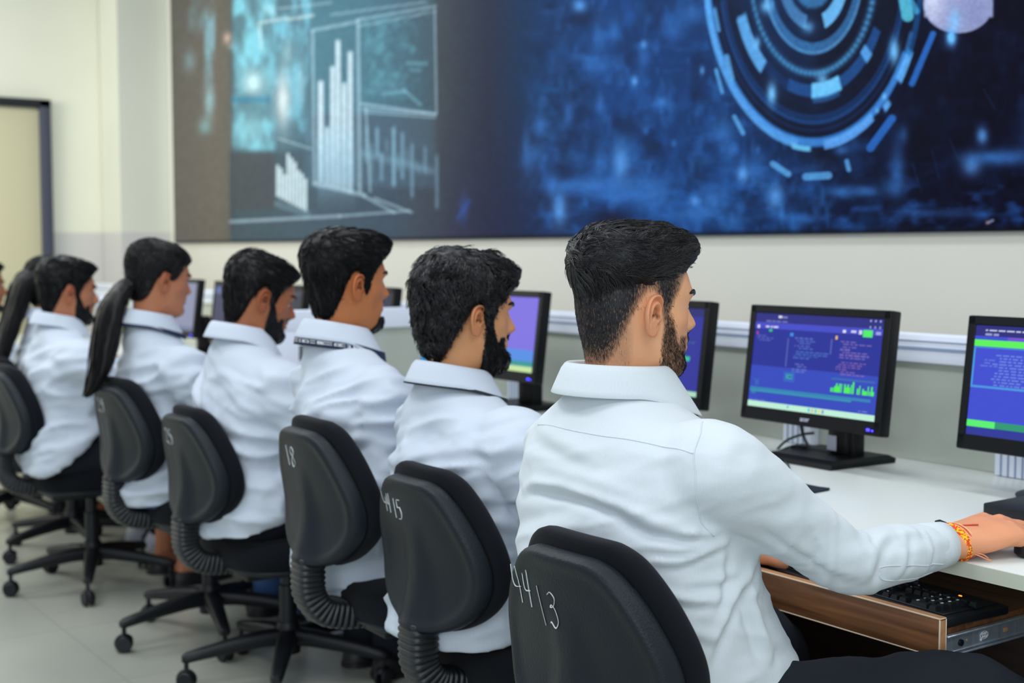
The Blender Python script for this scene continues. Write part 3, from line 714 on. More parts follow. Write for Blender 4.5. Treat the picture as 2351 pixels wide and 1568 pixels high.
    s = np.clip(C / 255, 0, 1); return np.where(s <= .04045, s / 12.92, ((s + .055) / 1.055) ** 2.4)

M['screen'] = attr_mat('lit_screen', .45, emission=.80, spec=.15)
def monitor(xr, ztop, y, kind, label, res=(60, 40), base='slab', tilt=7.0, yaw=0.0, sticker=False, brand=False, group='desktop monitors along the desk'):
    """front upper right corner at (xr, y, ztop); faces -y"""
    w, h, d = .426, .280, .032
    root = empty('monitor', (xr - w / 2, y + .05, ZD), math.radians(yaw)); tag(root, label, 'monitor', group)
    zc = ztop - ZD
    T = Matrix.Translation((0, -.05, zc)) @ Matrix.Rotation(math.radians(-tilt), 4, 'X')
    A = np.array(T.to_3x3()); t = np.array(T.translation)
    def pt(x, z, yy=0.0): return A @ np.array([x, yy, z]) + t
    b = MB().box((0, d / 2, -h / 2), (w, d, h), .004, 2).box((0, d + .012, -h / 2), (w * .62, .03, h * .7), .012, 3)
    b.xform(A, t); hous = b.build('housing', M['bezel'], root)
    bz = .020
    fr = MB()
    for (c, dd) in [((0, -.001, -bz / 2), (w - .004, .004, bz - .002)), ((0, -.001, -h + .017), (w - .004, .004, .031)), ((-w / 2 + bz / 2, -.001, -h / 2), (bz - .002, .004, h - .004)), ((w / 2 - bz / 2, -.001, -h / 2), (bz - .002, .004, h - .004))]: fr.box(c, dd, .001, 1)
    fr.xform(A, t).build('bezel', M['bezel'], root)
    nu, nv = res; U, V = np.meshgrid(np.linspace(0, 1, nu), np.linspace(0, 1, nv))
    sw, sh = w - 2 * bz, h - bz - .032
    G = np.stack([-sw / 2 + U * sw, np.full_like(U, -.0012), -bz - V * sh], -1) @ A.T + t
    mb = MB().grid(G[:, ::-1]); C = scr(kind, U[:, ::-1], V[:, ::-1])
    make('screen', mb.V(), mb.f, M['screen'], root, smooth=False, cols=np.concatenate([C, np.ones((len(C), 1))], 1))
    led = MB().box((w / 2 - .033, -.0035, -h + .013), (.010, .002, .006), .001, 1).box((w / 2 - .021, -.0035, -h + .012), (.006, .002, .004), .001, 1).xform(A, t).build('power_light', M['led_blue'], root); led['label'] = 'glowing blue power light'
    if brand:
        cu = bpy.data.curves.new('brand_lettering', 'FONT'); cu.body = 'acer'; cu.size = .016; cu.extrude = .0004; cu.align_x = 'CENTER'
        tmp = bpy.data.objects.new('tmp', cu); COL.objects.link(tmp); bpy.context.view_layer.update()
        fme = bpy.data.meshes.new_from_object(tmp.evaluated_get(bpy.context.evaluated_depsgraph_get())); bpy.data.objects.remove(tmp)
        fo = bpy.data.objects.new('brand_lettering', fme); COL.objects.link(fo); fme.materials.clear(); fme.materials.append(M['sticker']); fo.parent = root
        fo.matrix_local = T @ Matrix.Translation((-.005, -.0036, -h + .012)) @ Matrix.Rotation(PI / 2, 4, 'X')
    # stand
    st = MB().box((0, .055, .09), (.085, .045, .20), .012, 3)
    st.box((0, .045, .07), (.062, .05, .13), .02, 3)
    st.build('stand_neck', M['bezel'], root)
    if sticker:
        s2 = MB().box((-.012, .0175, .046), (.028, .002, .036), .0006, 1).build('asset_sticker', M['sticker'], root); s2['label'] = 'white paper sticker'
    if base == 'slab':
        bs = MB()
        prof = [(-.135, -.085), (.075, -.085), (.085, .13), (-.145, .13)]
        q0 = [(x * 1.0, yy, .0005) for x, yy in prof]; q1 = [(x * .99, yy + .004, .011) for x, yy in prof]; q2 = [((x + .03) * .9 - .03, yy * .86 + .008, .019) for x, yy in prof]
        bs.rings([q0, q1, q2]); bs.build('stand_base', M['bezel'], root, angle=20)
    else:
        MB().lathe([(.0, .0005), (.115, .0005), (.118, .006), (.10, .012), (.03, .018), (0, .018)], (0, .02, 0), 40).build('stand_base', M['bezel'], root)
    return root
def mon_px(px, py, y, kind, label, **k):
    p = on_y(px, py, y); return monitor(float(p[0]), float(p[2]), y, kind, label, **k)
mon_px(2050, 713, 2.335, 'code', 'black monitor showing blue code windows and a green bar chart', res=(260, 170), sticker=True, brand=True)
monitor(-1.256, float(on_y(2240, 726, 2.36)[2]) + .002, 2.36, 'form', 'black monitor with bright green bars, cut by the right edge of the photo', res=(220, 150), base='disc')
mon_px(1633, 692, 2.335, 'navy', 'monitor with dark blue screen half hidden behind the nearest man', res=(90, 60))
mon_px(1249, 669, 2.335, 'violet', 'monitor with plain violet screen beyond the curly-haired man', res=(70, 60))
mon_px(908, 660, 2.36, 'cyan', 'dark monitor seen past the third man, behind the side screen')
mon_px(700, 655, 2.34, 'dark', 'switched-off grey monitor hidden behind the bowed man in the middle')
mon_px(583, 648, 2.34, 'slate', 'slate-blue monitor left of the bowed man, right of the pale one')
mon_px(458, 641, 2.34, 'pale', 'monitor with pale grey screen in front of the ponytailed woman')

# ------------------------------------------------------------------ cables behind the second monitor
def cable(pts, r, label, group='monitor cables'):
    o = MB().tube(pts, r, 8, sub=8).build('monitor_cable', M['cable'])
    return tag(o, label, 'cable', group)
cb = lambda px, py, y: on_y(px, py, y)
cable([cb(1838, 972, 2.44), cb(1846, 1005, 2.44), cb(1862, 1032, 2.42), cb(1872, 1040, 2.45)], .0042, 'thick black cable dropping from the left of the monitor with the green bar chart')
cable([cb(1868, 994, 2.45), cb(1840, 998, 2.45), cb(1805, 1012, 2.45), cb(1780, 1037, 2.45), cb(1772, 1046, 2.47)], .0034, 'black cable arching left beside the stand of the green bar chart monitor, upper of two')
cable([cb(1852, 1026, 2.42), cb(1820, 1025, 2.40), cb(1795, 1034, 2.40), cb(1778, 1044, 2.43)], .0034, 'black cable lying in a low arch beside that stand, lower of two')
cable([cb(1945, 992, 2.44), cb(1949, 1008, 2.44), cb(1942, 1022, 2.44), cb(1934, 1026, 2.45)], .0042, 'black cable looping down at the right of the monitor stand')
cable([cb(1796, 1042, 2.40), cb(1798, 1056, 2.32), on_z(1809, 1066, ZD + .004), on_z(1812, 1078, ZD + .003), on_z(1811, 1092, ZD + .003)], .0022, 'thin cord trailing forward over the desk from the monitor base')
pw = MB().box((-2.155, 2.44, ZD + .012), (.15, .05, .022), .006, 3)
tag(pw.build('power_adapter', M['plastic']), 'flat black power adapter lying left of the monitor base', 'adapter')

# ------------------------------------------------------------------ mouse, pads, keyboard
def flat_pad(name, pts, th, m, label, cat):
    P = np.array(pts, float); c = P.mean(0)
    mb = MB().rings([np.c_[P, np.full(len(P), ZD + .0006)], np.c_[P, np.full(len(P), ZD + th)]])
    return tag(mb.build(name, m), label, cat)
a = [on_z(px, py, ZD)[:2] for px, py in [(1790, 1116), (1845, 1114), (1880, 1121), (1905, 1124), (1903, 1127), (1860, 1135), (1800, 1146)]]
flat_pad('mouse_pad', a, .004, M['pad'], 'dark frayed cloth mouse pad on the desk behind the nearest man’s arm', 'mouse pad')
bx = MB().box((0, 0, .011), (.26, .13, .02), .003, 2); c = on_z(2330, 1152, ZD + .02)
o = bx.build('flat_box', M['plastic'], loc=(float(c[0]) + .105, float(c[1]) + .0, ZD + .0005)); tag(o, 'flat black box on the desk in front of the right-hand monitor', 'box')

def mouse(x, y, rz, label):
    root = empty('computer_mouse', (x, y, ZD + .0005), rz); tag(root, label, 'mouse', 'computer mice')
    a = np.linspace(0, 2 * PI, 28, endpoint=False); R = []
    for (s, z) in [(.86, 0), (1, .006), (1, .014), (.93, .022), (.78, .029), (.5, .034), (.2, .036), (.02, .0362)]:
        R.append(np.stack([.031 * s * np.cos(a) * (1 - .12 * np.cos(a * 2)), .056 * s * np.sin(a), z - (.006 * np.sin(a) * (z > .01))], 1))
    MB().rings(R).build('body', M['plastic'], root)
    MB().lathe([(0, -.004), (.010, -.004), (.010, .004), (0, .004)], (0, .028, .026), 16, 'x').build('scroll_wheel', M['grey_plate'], root)
    return root
mouse(-1.235, 1.945, -.15, 'black computer mouse under the nearest man’s right hand')
mouse(-3.60, 2.20, .1, 'black computer mouse by the left hand of the bowed man')

def keyboard(x, y, z, rz, label, detail=True):
    root = empty('keyboard', (x, y, z), rz); tag(root, label, 'keyboard', 'keyboards')
    w, d = .452, .158
    b = MB()
    q0 = [(-w / 2, -d / 2, 0), (w / 2, -d / 2, 0), (w / 2, d / 2, 0), (-w / 2, d / 2, 0)]
    b.box((0, 0, .0115), (w, d, .016), .004, 3); b.box((0, .0, .0205), (w - .03, d - .026, .003), .001, 1)
    b.build('body', M['plastic'], root)
    if not detail: return root
    u = .0188; kw = .0165
    def cap(wd):
        mb = MB(); hw = wd / 2; hd = kw / 2
        r0 = [(-hw, -hd, 0), (hw, -hd, 0), (hw, hd, 0), (-hw, hd, 0)]
        r1 = [(-hw + .0026, -hd + .0022, .0085), (hw - .0026, -hd + .0022, .0085), (hw - .0026, hd - .0034, .0092), (-hw + .0026, hd - .0034, .0092)]
        mb.rings([r0, r1]); return mb
    rows = [(-.057, [(0, 1.25), (1.25, 1.25), (2.5, 1.25), (3.75, 6.25), (10, 1.25), (11.25, 1.25), (12.5, 1.25), (13.75, 1.25)]),
            (-.038, [(0, 2.25)] + [(2.25 + k, 1) for k in range(10)] + [(12.25, 2.75)]), (-.019, [(0, 1.75)] + [(1.75 + k, 1) for k in range(11)] + [(12.75, 2.25)]),
            (0, [(0, 1.5)] + [(1.5 + k, 1) for k in range(12)] + [(13.5, 1.5)]), (.019, [(k, 1) for k in range(13)] + [(13, 2)]), (.045, [(0, 1)] + [(2 + k, 1) for k in range(4)] + [(6.5 + k, 1) for k in range(4)] + [(11 + k, 1) for k in range(4)])]
    keys = []
    x0 = -w / 2 + .014
    for yy, ks in rows:
        for kx, kw_ in ks: keys.append((x0 + (kx + kw_ / 2) * u, yy, kw_))
    nx = x0 + 15.35 * u
    for k in range(3):
        keys.append((nx + (k + .5) * u, -.057, 1)); keys.append((nx + (k + .5) * u, .019, 1)); keys.append((nx + (k + .5) * u, 0, 1))
    keys.append((nx + 1.5 * u, -.038, 1))
    px_ = nx + 3.35 * u; pads = []
    for r_, yy in enumerate((.019, 0, -.019, -.038)):
        for k in range(4):
            if k == 3 and r_ in (1, 2, 3): continue
            keys.append((px_ + (k + .5) * u, yy, 1)); pads.append((px_ + (k + .5) * u, yy))
    keys += [(px_ + 1 * u, -.057, 2), (px_ + 2.5 * u, -.057, 1)]
    meshes = {}
    keys = sorted(keys, key=lambda k: -k[0])
    rest = MB()
    for i, (kx, ky, kwid) in enumerate(keys):
        if i >= 99:
            c2 = cap(kwid * u - .0023); c2.xform(np.eye(3), (kx, ky, .0205)); rest.add(c2.V(), c2.f); continue
        if kwid not in meshes:
            o = cap(kwid * u - .0023).build('key', M['key'], root, angle=25); meshes[kwid] = o
        else:
            o = meshes[kwid].copy(); COL.objects.link(o)
        o.location = (kx, ky, .0205)
    if rest.n:
        ro = rest.build('key', M['key'], root, angle=25); ro['kind'] = 'stuff'
    # printed digits on the number pad
    seg = {'0': 'abcdef', '1': 'bc', '2': 'abged', '3': 'abgcd', '4': 'fgbc', '5': 'afgcd', '6': 'afgedc', '7': 'abc', '8': 'abcdefg', '9': 'abcdfg'}
    sp = {'a': (0, 1, 1, 1), 'b': (1, 1, 1, .5), 'c': (1, .5, 1, 0), 'd': (0, 0, 1, 0), 'e': (0, 0, 0, .5), 'f': (0, .5, 0, 1), 'g': (0, .5, 1, .5)}
    lg = MB()
    def digit(ch, cx, cy):
        for s_ in seg[ch]:
            q = sp[s_]; lg.tube([(cx + q[0] * .003, cy + q[1] * .0045, .0302), (cx + q[2] * .003, cy + q[3] * .0045, .0302)], .0004, 4)
    for ch, (k, yy) in zip('789456123', [(k, yy) for yy in (0, -.019, -.038) for k in range(3)]): digit(ch, px_ + (k + .3) * u, yy - .002)
    digit('0', px_ + .5 * u, -.059)
    for kx, ky, _ in keys[22:70]: lg.tube([(kx - .0035, ky + .001, .0302), (kx - .001, ky + .002, .0302)], .0004, 4)
    lg.build('key_legend', M['white'], root)
    MB().box((px_ + .6 * u, .047, .0226), (.005, .003, .002)).build('lock_light', M['led_amber'], root)
    return root
keyboard(-1.508, 1.857, .6005, math.radians(-4), 'black keyboard on the walnut tray beneath the nearest man’s forearm')
# ------------------------------------------------------------------ task chairs (faces +y, origin on the floor under the column)
BH = 0.292; BZ0 = .495; BY = -.300       # back shell: height, bottom, rear plane
def back_w(t):
    return hermite([0, .05, .12, .2, .3, .4, .5, .6, .7, .8, .88, .94, .975, 1.0],
                   [.052, .096, .132, .157, .172, .177, .176, .168, .154, .136, .117, .099, .082, .056], t)
def back_y(x, t):
    """centre surface of the back: curved round the sitter, small lumbar bulge, leaning back"""
    return BY + 1.05 * x * x * (.55 + .45 * t) - .035 * (t - .3) * t + .012 * np.exp(-((t - .35) / .25) ** 2)
def outline(n=96, grow=0.0, lift=0.0):
    t = .5 - .5 * np.cos(np.linspace(0, PI, n // 2)); w = back_w(t) + grow
    tt = t + (t - .45) * grow * 2 / BH + lift
    right = np.stack([w, tt], 1); left = np.stack([-w, tt], 1)[::-1]
    O = np.concatenate([right, left])
    for _ in range(4): O = (np.roll(O, 1, 0) + 2 * O + np.roll(O, -1, 0)) / 4
    return O
def ridge_h(x, t, ridge):
    return ridge * np.clip(1 - t / .72, 0, 1) ** .8 * np.exp(-(np.abs(x) / (.020 + .026 * (1 - t))) ** 3.0)
def plate(grow, lift, prof, ridge=0.0, n=128):
    """closed lens over the back outline; prof = [(rho, offset_y)...] from rear centre, round the rim, to front centre"""
    O = outline(n, grow, lift); c = np.array([0, .46 + lift]); R = []
    for rho, dy in prof:
        q = c + (O - c) * rho
        y = back_y(q[:, 0], q[:, 1]) + dy
        if ridge and dy <= 0:
            y = y - ridge_h(q[:, 0], q[:, 1], ridge)
        R.append(np.stack([q[:, 0], y, BZ0 + q[:, 1] * BH], 1))
    return MB().rings(R)
shell_prof = [(.02, -.010)] + [(r, -.010) for r in np.linspace(.08, .80, 13)] + [(.84, -.0115), (.88, -.0135), (.915, -.0145), (.945, -.0135), (.968, -.010), (.985, -.004), (.995, .004), (1.0, .012), (.99, .018), (.95, .020), (.5, .020), (.02, .020)]
cush_prof = [(.02, .021), (.6, .021), (.93, .021), (.975, .023), (.995, .030), (1.0, .040), (.99, .050), (.96, .058), (.9, .064), (.75, .068), (.5, .069), (.25, .069), (.02, .069)]
# where the marks are scratched: strokes in (x from left edge, t) of the back
def marks(strokes, w=.0011):
    mb = MB()
    for s in strokes:
        P = np.array(s, float)
        if len(P) > 2: P = smooth_path(P, 5)
        else: P = np.linspace(P[0], P[1], 6)
        y = back_y(P[:, 0], P[:, 1]) - .0108 - .0042 * sstep(.70, .88, np.abs(P[:, 0]) / back_w(np.clip(P[:, 1], 0, 1))) - ridge_h(P[:, 0], P[:, 1], .024)
        mb.tube(np.stack([P[:, 0], y, BZ0 + P[:, 1] * BH], 1), w, 5, flat=.5)
    return mb
def glyph(ch, x, t, w=.017, h=.13):
    G = {'4': [[(0, 1), (.15, .45), (1, .45)], [(.75, 1), (.9, 0)]], '/': [[(.3, 1.05), (.75, -.1)]], '1': [[(.4, 1), (.55, 0)]],
         '3': [[(0, .9), (.35, 1.0), (.75, .85), (.55, .6), (.25, .55), (.35, .62), (.75, .5), (1.05, .2), (.7, -.02), (.2, .1), (.05, .06)]],
         '5': [[(.9, 1), (.2, .97), (.2, .6), (.7, .62), (1, .35), (.8, .05), (.2, 0)]],
         '2': [[(0, .8), (.3, 1), (.75, .85), (.6, .5), (.05, .05), (.5, .1), (1.1, -.05)]],
         '8': [[(.6, .5), (.15, .75), (.5, 1), (.85, .75), (.2, .3), (.4, 0), (.9, .2), (.6, .5)]],
         '9': [[(.8, .7), (.4, .55), (.15, .8), (.5, 1), (.8, .8), (.85, .4), (.7, 0)]]}[ch]
    return [[(x + a * w, t + (b - .5) * h) for a, b in s] for s in G]
def mark_text(txt, x, t, w=.017, h=.13, gap=.007, drop=.0):
    out = []
    for ch in txt:
        out += glyph(ch, x, t, w, h); x += (w if ch not in '/1' else w * .7) + gap; t -= drop
    return out

def bellows_mesh():
    ctrl = np.array([(0, BY + .000, BZ0 + .016), (0, BY - .002, BZ0 - .03), (0, BY + .002, BZ0 - .070), (0, BY + .028, BZ0 - .105), (0, BY + .072, BZ0 - .120), (0, BY + .125, BZ0 - .125)])
    P = smooth_path(ctrl, 26); n = len(P); k = np.arange(n)
    r = .0335 + .0050 * np.abs(np.sin(k / n * PI * 18)) ** .7
    T = np.gradient(P, axis=0); T /= np.linalg.norm(T, axis=1)[:, None]; a = np.linspace(0, 2 * PI, 32, endpoint=False); R = []
    for i in range(n):
        b = np.cross(T[i], [1, 0, 0]); c, s_ = np.cos(a), np.sin(a); e = .5
        R.append(P[i] + r[i] * ((np.sign(c) * np.abs(c) ** e)[:, None] * np.array([1.0, 0, 0]) + .82 * (np.sign(s_) * np.abs(s_) ** e)[:, None] * b))
    return MB().rings(R)
def make_chair():
    root = empty('office_chair')
    hub = MB().lathe([(0, .075), (.034, .075), (.036, .10), (.033, .15), (.029, .165), (0, .165)], sides=20)
    b = hub.build('base_hub', M['plastic'], root)
    leg_me = MB()
    ringsL = []
    for (d, w, h, z) in [(.02, .026, .050, .122), (.08, .025, .046, .120), (.16, .022, .040, .110), (.24, .019, .032, .097), (.285, .017, .028, .089), (.297, .010, .018, .087)]:
        a = np.linspace(0, 2 * PI, 14, endpoint=False)
        ringsL.append(np.stack([w * np.sign(np.cos(a)) * np.abs(np.cos(a)) ** .6, np.full(14, d), z + h / 2 * np.sign(np.sin(a)) * np.abs(np.sin(a)) ** .6], 1))
    leg_me.rings(ringsL)
    cas = MB()
    cas.lathe([(0, -.012), (.022, -.012), (.0255, -.008), (.0255, -.002), (.018, 0), (0, 0)], (-.006, 0, .0258), 20, 'x')
    cas.lathe([(0, 0), (.018, 0), (.0255, .002), (.0255, .008), (.022, .012), (0, .012)], (.006, 0, .0258), 20, 'x')
    hood = MB(); a = np.linspace(.15 * PI, 1.1 * PI, 12)
    hood.tube(np.stack([np.zeros(12), .027 * np.cos(a), .028 + .027 * np.sin(a)], 1), .008, 8, flat=.4)
    hood.tube([(0, .0, .03), (0, 0, .082)], .007, 8)
    leg0 = cas0 = hood0 = None
    for i in range(5):
        an = math.radians(i * 72)
        if leg0 is None:
            leg0 = leg_me.build('base_leg', M['plastic'], root, angle=50); cas0 = cas.build('caster', M['plastic'], root); hood0 = hood.build('caster_hood', M['plastic'], cas0); o, c = leg0, cas0
        else:
            o = leg0.copy(); COL.objects.link(o); c = cas0.copy(); COL.objects.link(c); h = hood0.copy(); COL.objects.link(h); h.parent = c
        o.rotation_euler = (0, 0, an); c.location = (-.285 * math.sin(an), .285 * math.cos(an), 0); c.rotation_euler = (0, 0, an + .6 + i)
    MB().lathe([(0, .15), (.025, .15), (.025, .27), (.019, .272), (.019, .345), (0, .345)], sides=20).build('gas_column', M['plastic'], root)
    mech = MB().box((0, -.03, .338), (.16, .26, .03), .008, 2)
    mech.tube([(.06, 0, .335), (.17, .02, .332), (.22, .03, .325)], .006, 8)
    mech.build('tilt_mechanism', M['plastic'], root)
    # seat pad: rounded slab, higher at the rear corners
    def seat_ring(s, z, dz=0):
        a = np.linspace(0, 2 * PI, 56, endpoint=False); p = .55
        x = .235 * s * np.sign(np.cos(a)) * np.abs(np.cos(a)) ** p; y = .01 + .225 * s * np.sign(np.sin(a)) * np.abs(np.sin(a)) ** p
        return np.stack([x * (1 + .05 * y / .22), y, z + dz * (x / .235) ** 2 - .018 * np.clip((y - .1) / .13, 0, 1) ** 2], 1)
    MB().rings([seat_ring(s, z) for s, z in [(.02, .352), (.7, .352), (.92, .356), (.97, .362), (.985, .370), (.98, .374)]]).build('seat_pan', M['shell'], root)
    MB().rings([seat_ring(s, z, .008) for s, z in [(.02, .366), (.9, .366), (.97, .368), (.995, .380), (1.0, .398), (.995, .416), (.97, .430), (.91, .439), (.7, .444), (.4, .445), (.15, .445), (.02, .445)]]).build('seat_cushion', M['cushion'], root)
    plate(0, 0, shell_prof, ridge=.024).build('back_shell', M['shell'], root, angle=60)
    plate(.010, .035, cush_prof).build('back_cushion', M['cushion'], root, angle=60)
    bellows_mesh().build('bellows', M['bellows'], root, angle=None)
    return root
def place_chair(root, x, y, yaw, label, strokes=None, dz=0.0, spin=0.0):
    y += .065; root.location = (x, y, 0); root.rotation_euler = (0, 0, math.radians(yaw))
    tag(root, label, 'chair', 'black task chairs along the desk')
    for ch in list(root.children):
        n = ch.name.split('.')[0]
        if n in ('back_shell', 'back_cushion', 'bellows', 'seat_cushion', 'seat_pan', 'tilt_mechanism'): ch.location.z += dz
        if spin and n in ('base_leg', 'caster'):
            ch.rotation_euler.z += math.radians(spin)
            if n == 'caster':
                c, s = math.cos(math.radians(spin)), math.sin(math.radians(spin)); X, Y = ch.location.x, ch.location.y
                ch.location.x, ch.location.y = c * X - s * Y, s * X + c * Y
        if n == 'back_shell' and strokes:
            mk = marks(strokes).build('scratched_number', M['mark'], ch); mk['label'] = 'number scratched in white'
    return root
proto = make_chair()
chairs = [
    # x, y, yaw, dz, spin, strokes, label
    (-1.436, 1.345, 2, .008, 10, mark_text('44', -.122, .76, .018, .19, .010) + mark_text('/3', -.062, .70, .022, .17, .016), 'black task chair scratched 44/3, nearest to the camera, under the broadest man'),
    (-2.10, 1.50, 0, .0, 20, mark_text('44', -.108, .79, .013, .13, .006) + mark_text('15', -.062, .77, .017, .13, .006), 'black task chair scratched 44 15 behind the curly-haired man'),
    (-2.495, 1.47, -2, .050, 0, mark_text('18', -.070, .78, .026, .15, .012), 'black task chair scratched 18 behind the man with the navy lettered lanyard'),
    (-3.348, 1.52, 1, -.010, 21, mark_text('25', -.092, .78, .024, .14, .012), 'black task chair scratched 25 behind the man bowing his head'),
    (-3.87, 1.50, 3, .028, 37, mark_text('29', -.085, .78, .024, .14, .012), 'black task chair scratched 29 under the hanging ponytail end'),
    (-4.70, 1.39, 0, .012, 33, None, 'black task chair cut by the left edge of the photo, under the bearded man'),
    (-5.30, 1.50, 4, .0, 50, None, 'black task chair whose base shows at the far left behind the bearded man’s chair'),
    (-6.05, 1.45, 0, .0, 5, None, 'farthest black task chair, under the man cut by the left edge of the photo'),
]
chair_roots = []
for i in range(len(chairs)): chair_roots.append(proto if i == len(chairs) - 1 else copy_tree(proto))
for r_, (x, y, yaw, dz, spin, st, lab) in zip(chair_roots, chairs): place_chair(r_, x, y, yaw, lab, st, dz, spin)
# ------------------------------------------------------------------ people
AZ = [0, 25, 50, 75, 90, 115, 145, 180]
HT = np.array([  # z, centre y, radii at AZ
    (.1285, -.012, .010, .010, .010, .010, .010, .010, .010, .010),
    (.1240, -.012, .036, .036, .034, .031, .031, .033, .036, .038),
    (.1120, -.010, .064, .062, .057, .053, .052, .055, .063, .067),
    (.0900, -.008, .085, .081, .073, .067, .065, .069, .079, .085),
    (.0640, -.006, .097, .092, .081, .0745, .0725, .077, .087, .095),
    (.0390, -.005, .102, .096, .084, .077, .075, .079, .089, .097),
    (.0180, -.005, .098, .093, .083, .076, .0745, .078, .088, .096),
    (.0000, -.006, .096, .091, .081, .074, .072, .075, .085, .093),
    (-.0220, -.008, .099, .092, .079, .071, .069, .071, .079, .087),
    (-.0450, -.010, .103, .093, .077, .067, .065, .066, .072, .079),
    (-.0650, -.013, .102, .091, .074, .063, .060, .061, .066, .073),
    (-.0850, -.016, .106, .089, .065, .055, .055, .057, .062, .069),
    (-.0990, -.020, .101, .078, .055, .050, .052, .055, .060, .066),
    (-.1080, -.023, .082, .064, .050, .049, .052, .055, .060, .065),
    (-.1180, -.027, .064, .055, .049, .049, .052, .055, .059, .063),
    (-.1450, -.036, .057, .054, .051, .052, .054, .056, .059, .061),
    (-.1850, -.049, .058, .057, .056, .058, .060, .062, .063, .063),
    (-.2300, -.060, .064, .064, .064, .066, .068, .069, .068, .067)])
def head_r(th, z, wide=1.0, nose=1.0, neck=1.0):
    """th: azimuth in degrees from the front (positive to the right), z: height over the ear canal -> radius, centre y"""
    zs = HT[::-1, 0]; tab = HT[::-1, 1:]
    row = hermite(zs, tab, z)                       # (n,9)
    cy = row[:, 0]; a = np.abs(th); xk = np.array(AZ, float)
    i = np.clip(np.searchsorted(xk, a, side='right') - 1, 0, 6); R = row[:, 1:]; idx = np.arange(len(a))
    h = np.diff(xk); s = np.diff(R, axis=1) / h
    d = np.zeros_like(R); d[:, 1:-1] = (s[:, :-1] * h[1:] + s[:, 1:] * h[:-1]) / (h[:-1] + h[1:])
    t = (a - xk[i]) / h[i]; y0, y1, d0, d1, hh = R[idx, i], R[idx, i + 1], d[idx, i], d[idx, i + 1], h[i]
    r = y0 * (1 + 2 * t) * (1 - t) ** 2 + d0 * hh * t * (1 - t) ** 2 + y1 * t * t * (3 - 2 * t) + d1 * hh * t * t * (t - 1)
    low = sstep(-.095, -.125, z); r = r * (1 + (neck - 1) * low)
    # features
    def g(t0, st, z0, sz): return gauss(a - t0, st) * gauss(z - z0, sz)
    nz_ = hermite([-.034, -.026, -.016, -.008, .005, .020, .032, .045], [0, .012, .027, .026, .017, .007, .001, 0], z, True) * (z > -.034) * (z < .045)
    wn = np.interp(z, [-.03, -.015, .01, .03], [8.0, 7.5, 5.2, 5.0])
    r = r + nose * nz_ * np.exp(-(a / wn) ** 2.2) + .006 * g(9, 3.2, -.017, .008)
    r = r - .011 * g(20, 9, .016, .011) + .0045 * g(16, 15, .038, .009) - .004 * g(0, 8, .026, .007)
    r = r + .0045 * g(46, 15, -.006, .015) - .004 * g(40, 14, -.042, .018)
    r = r + .0055 * g(0, 13, -.0375, .0045) + .0060 * g(0, 11, -.0515, .005) - .0035 * g(0, 16, -.0445, .0022) - .004 * g(0, 16, -.063, .006) + .003 * g(0, 12, -.082, .010)
    r = r * np.where(a > 20, 1 + (wide - 1) * sstep(20, 60, a), 1)
    return r, cy
def head_pts(th, z, **k):
    r, cy = head_r(th, z, **k); A = np.radians(th)
    return np.stack([r * np.sin(A), cy + r * np.cos(A), z], -1)
def head_levels(n=118):
    t = np.linspace(0, 1, n)
    return hermite([0, .08, .25, .75, 1.0], [.1285, .118, .078, -.12, -.23], t)
def build_head(P, nth=112):
    z = head_levels(); th = np.linspace(-180, 180, nth, endpoint=False)
    # denser in front
    th = th + 22 * np.sin(np.radians(th)) * -.6
    Z, T = np.meshgrid(z, th, indexing='ij'); kw = dict(wide=P.get('wide', 1), nose=P.get('nose', 1), neck=P.get('neck', 1))
    V = head_pts(T.ravel(), Z.ravel(), **kw)
    mb = MB().rings(list(V.reshape(len(z), nth, 3)[::-1]))
    V = mb.V(); N = normals(V, mb.f)
    th_ = np.degrees(np.arctan2(V[:, 0], V[:, 1] + .01)); zz = V[:, 2]
    dark_mask = hair_zone(P, th_, zz); fl = np.zeros(len(V)); a = np.abs(th_)
    fl += .75 * gauss(zz + .0375, .004) * gauss(a, 11) + .8 * gauss(zz + .051, .0045) * gauss(a, 10) + .3 * gauss(a, 7) * gauss(zz + .013, .010) + .18 * gauss(a - 45, 16) * gauss(zz + .005, .02)
    return mb, V, dark_mask, np.clip(fl, 0, 1)
def hairline(th, P):
    """lower edge of the scalp hair for each azimuth"""
    a = np.abs(th); h = P.get('hl', {})
    return hermite([0, 30, 52, 66, 76, 82, 92, 104, 118, 132, 150, 180],
                   [h.get('f', .078), h.get('f2', .074), h.get('t', .048), .020, h.get('sb', -.012), max(.012, h.get('sb', .012)), .040, .038, .006, -.035, h.get('n1', -.070), h.get('n', -.078)], a)
def beard_zone(P, th, z):
    a = np.abs(th); b = P.get('beard')
    if not b: return np.zeros_like(z)
    if b == 'goatee':
        m = sstep(-.066, -.074, z) * (1 - sstep(26, 36, a)) * sstep(-.118, -.106, z)
        return np.maximum(m, gauss(z + .031, .005) * (1 - sstep(18, 24, a)) * .8)
    up = hermite([0, 20, 34, 46, 58, 68, 78, 86], [-.058, -.058, -.046, -.036, -.018, .004, .016, .018], a)
    dn = hermite([0, 30, 50, 64, 72, 80, 90], [-.112, -.112, -.104, -.082, -.060, -.020, .0], a)
    m = sstep(up + .005, up - .006, z) * sstep(dn - .007, dn + .005, z) * (1 - sstep(73, 79, a))
    m = np.maximum(m, gauss(z + .030, .0055) * (1 - sstep(20, 27, a)))
    m = np.maximum(m, sstep(24, 30, a) * (1 - sstep(38, 44, a)) * sstep(-.026, -.034, z) * sstep(-.075, -.06, z) * .8)
    return m
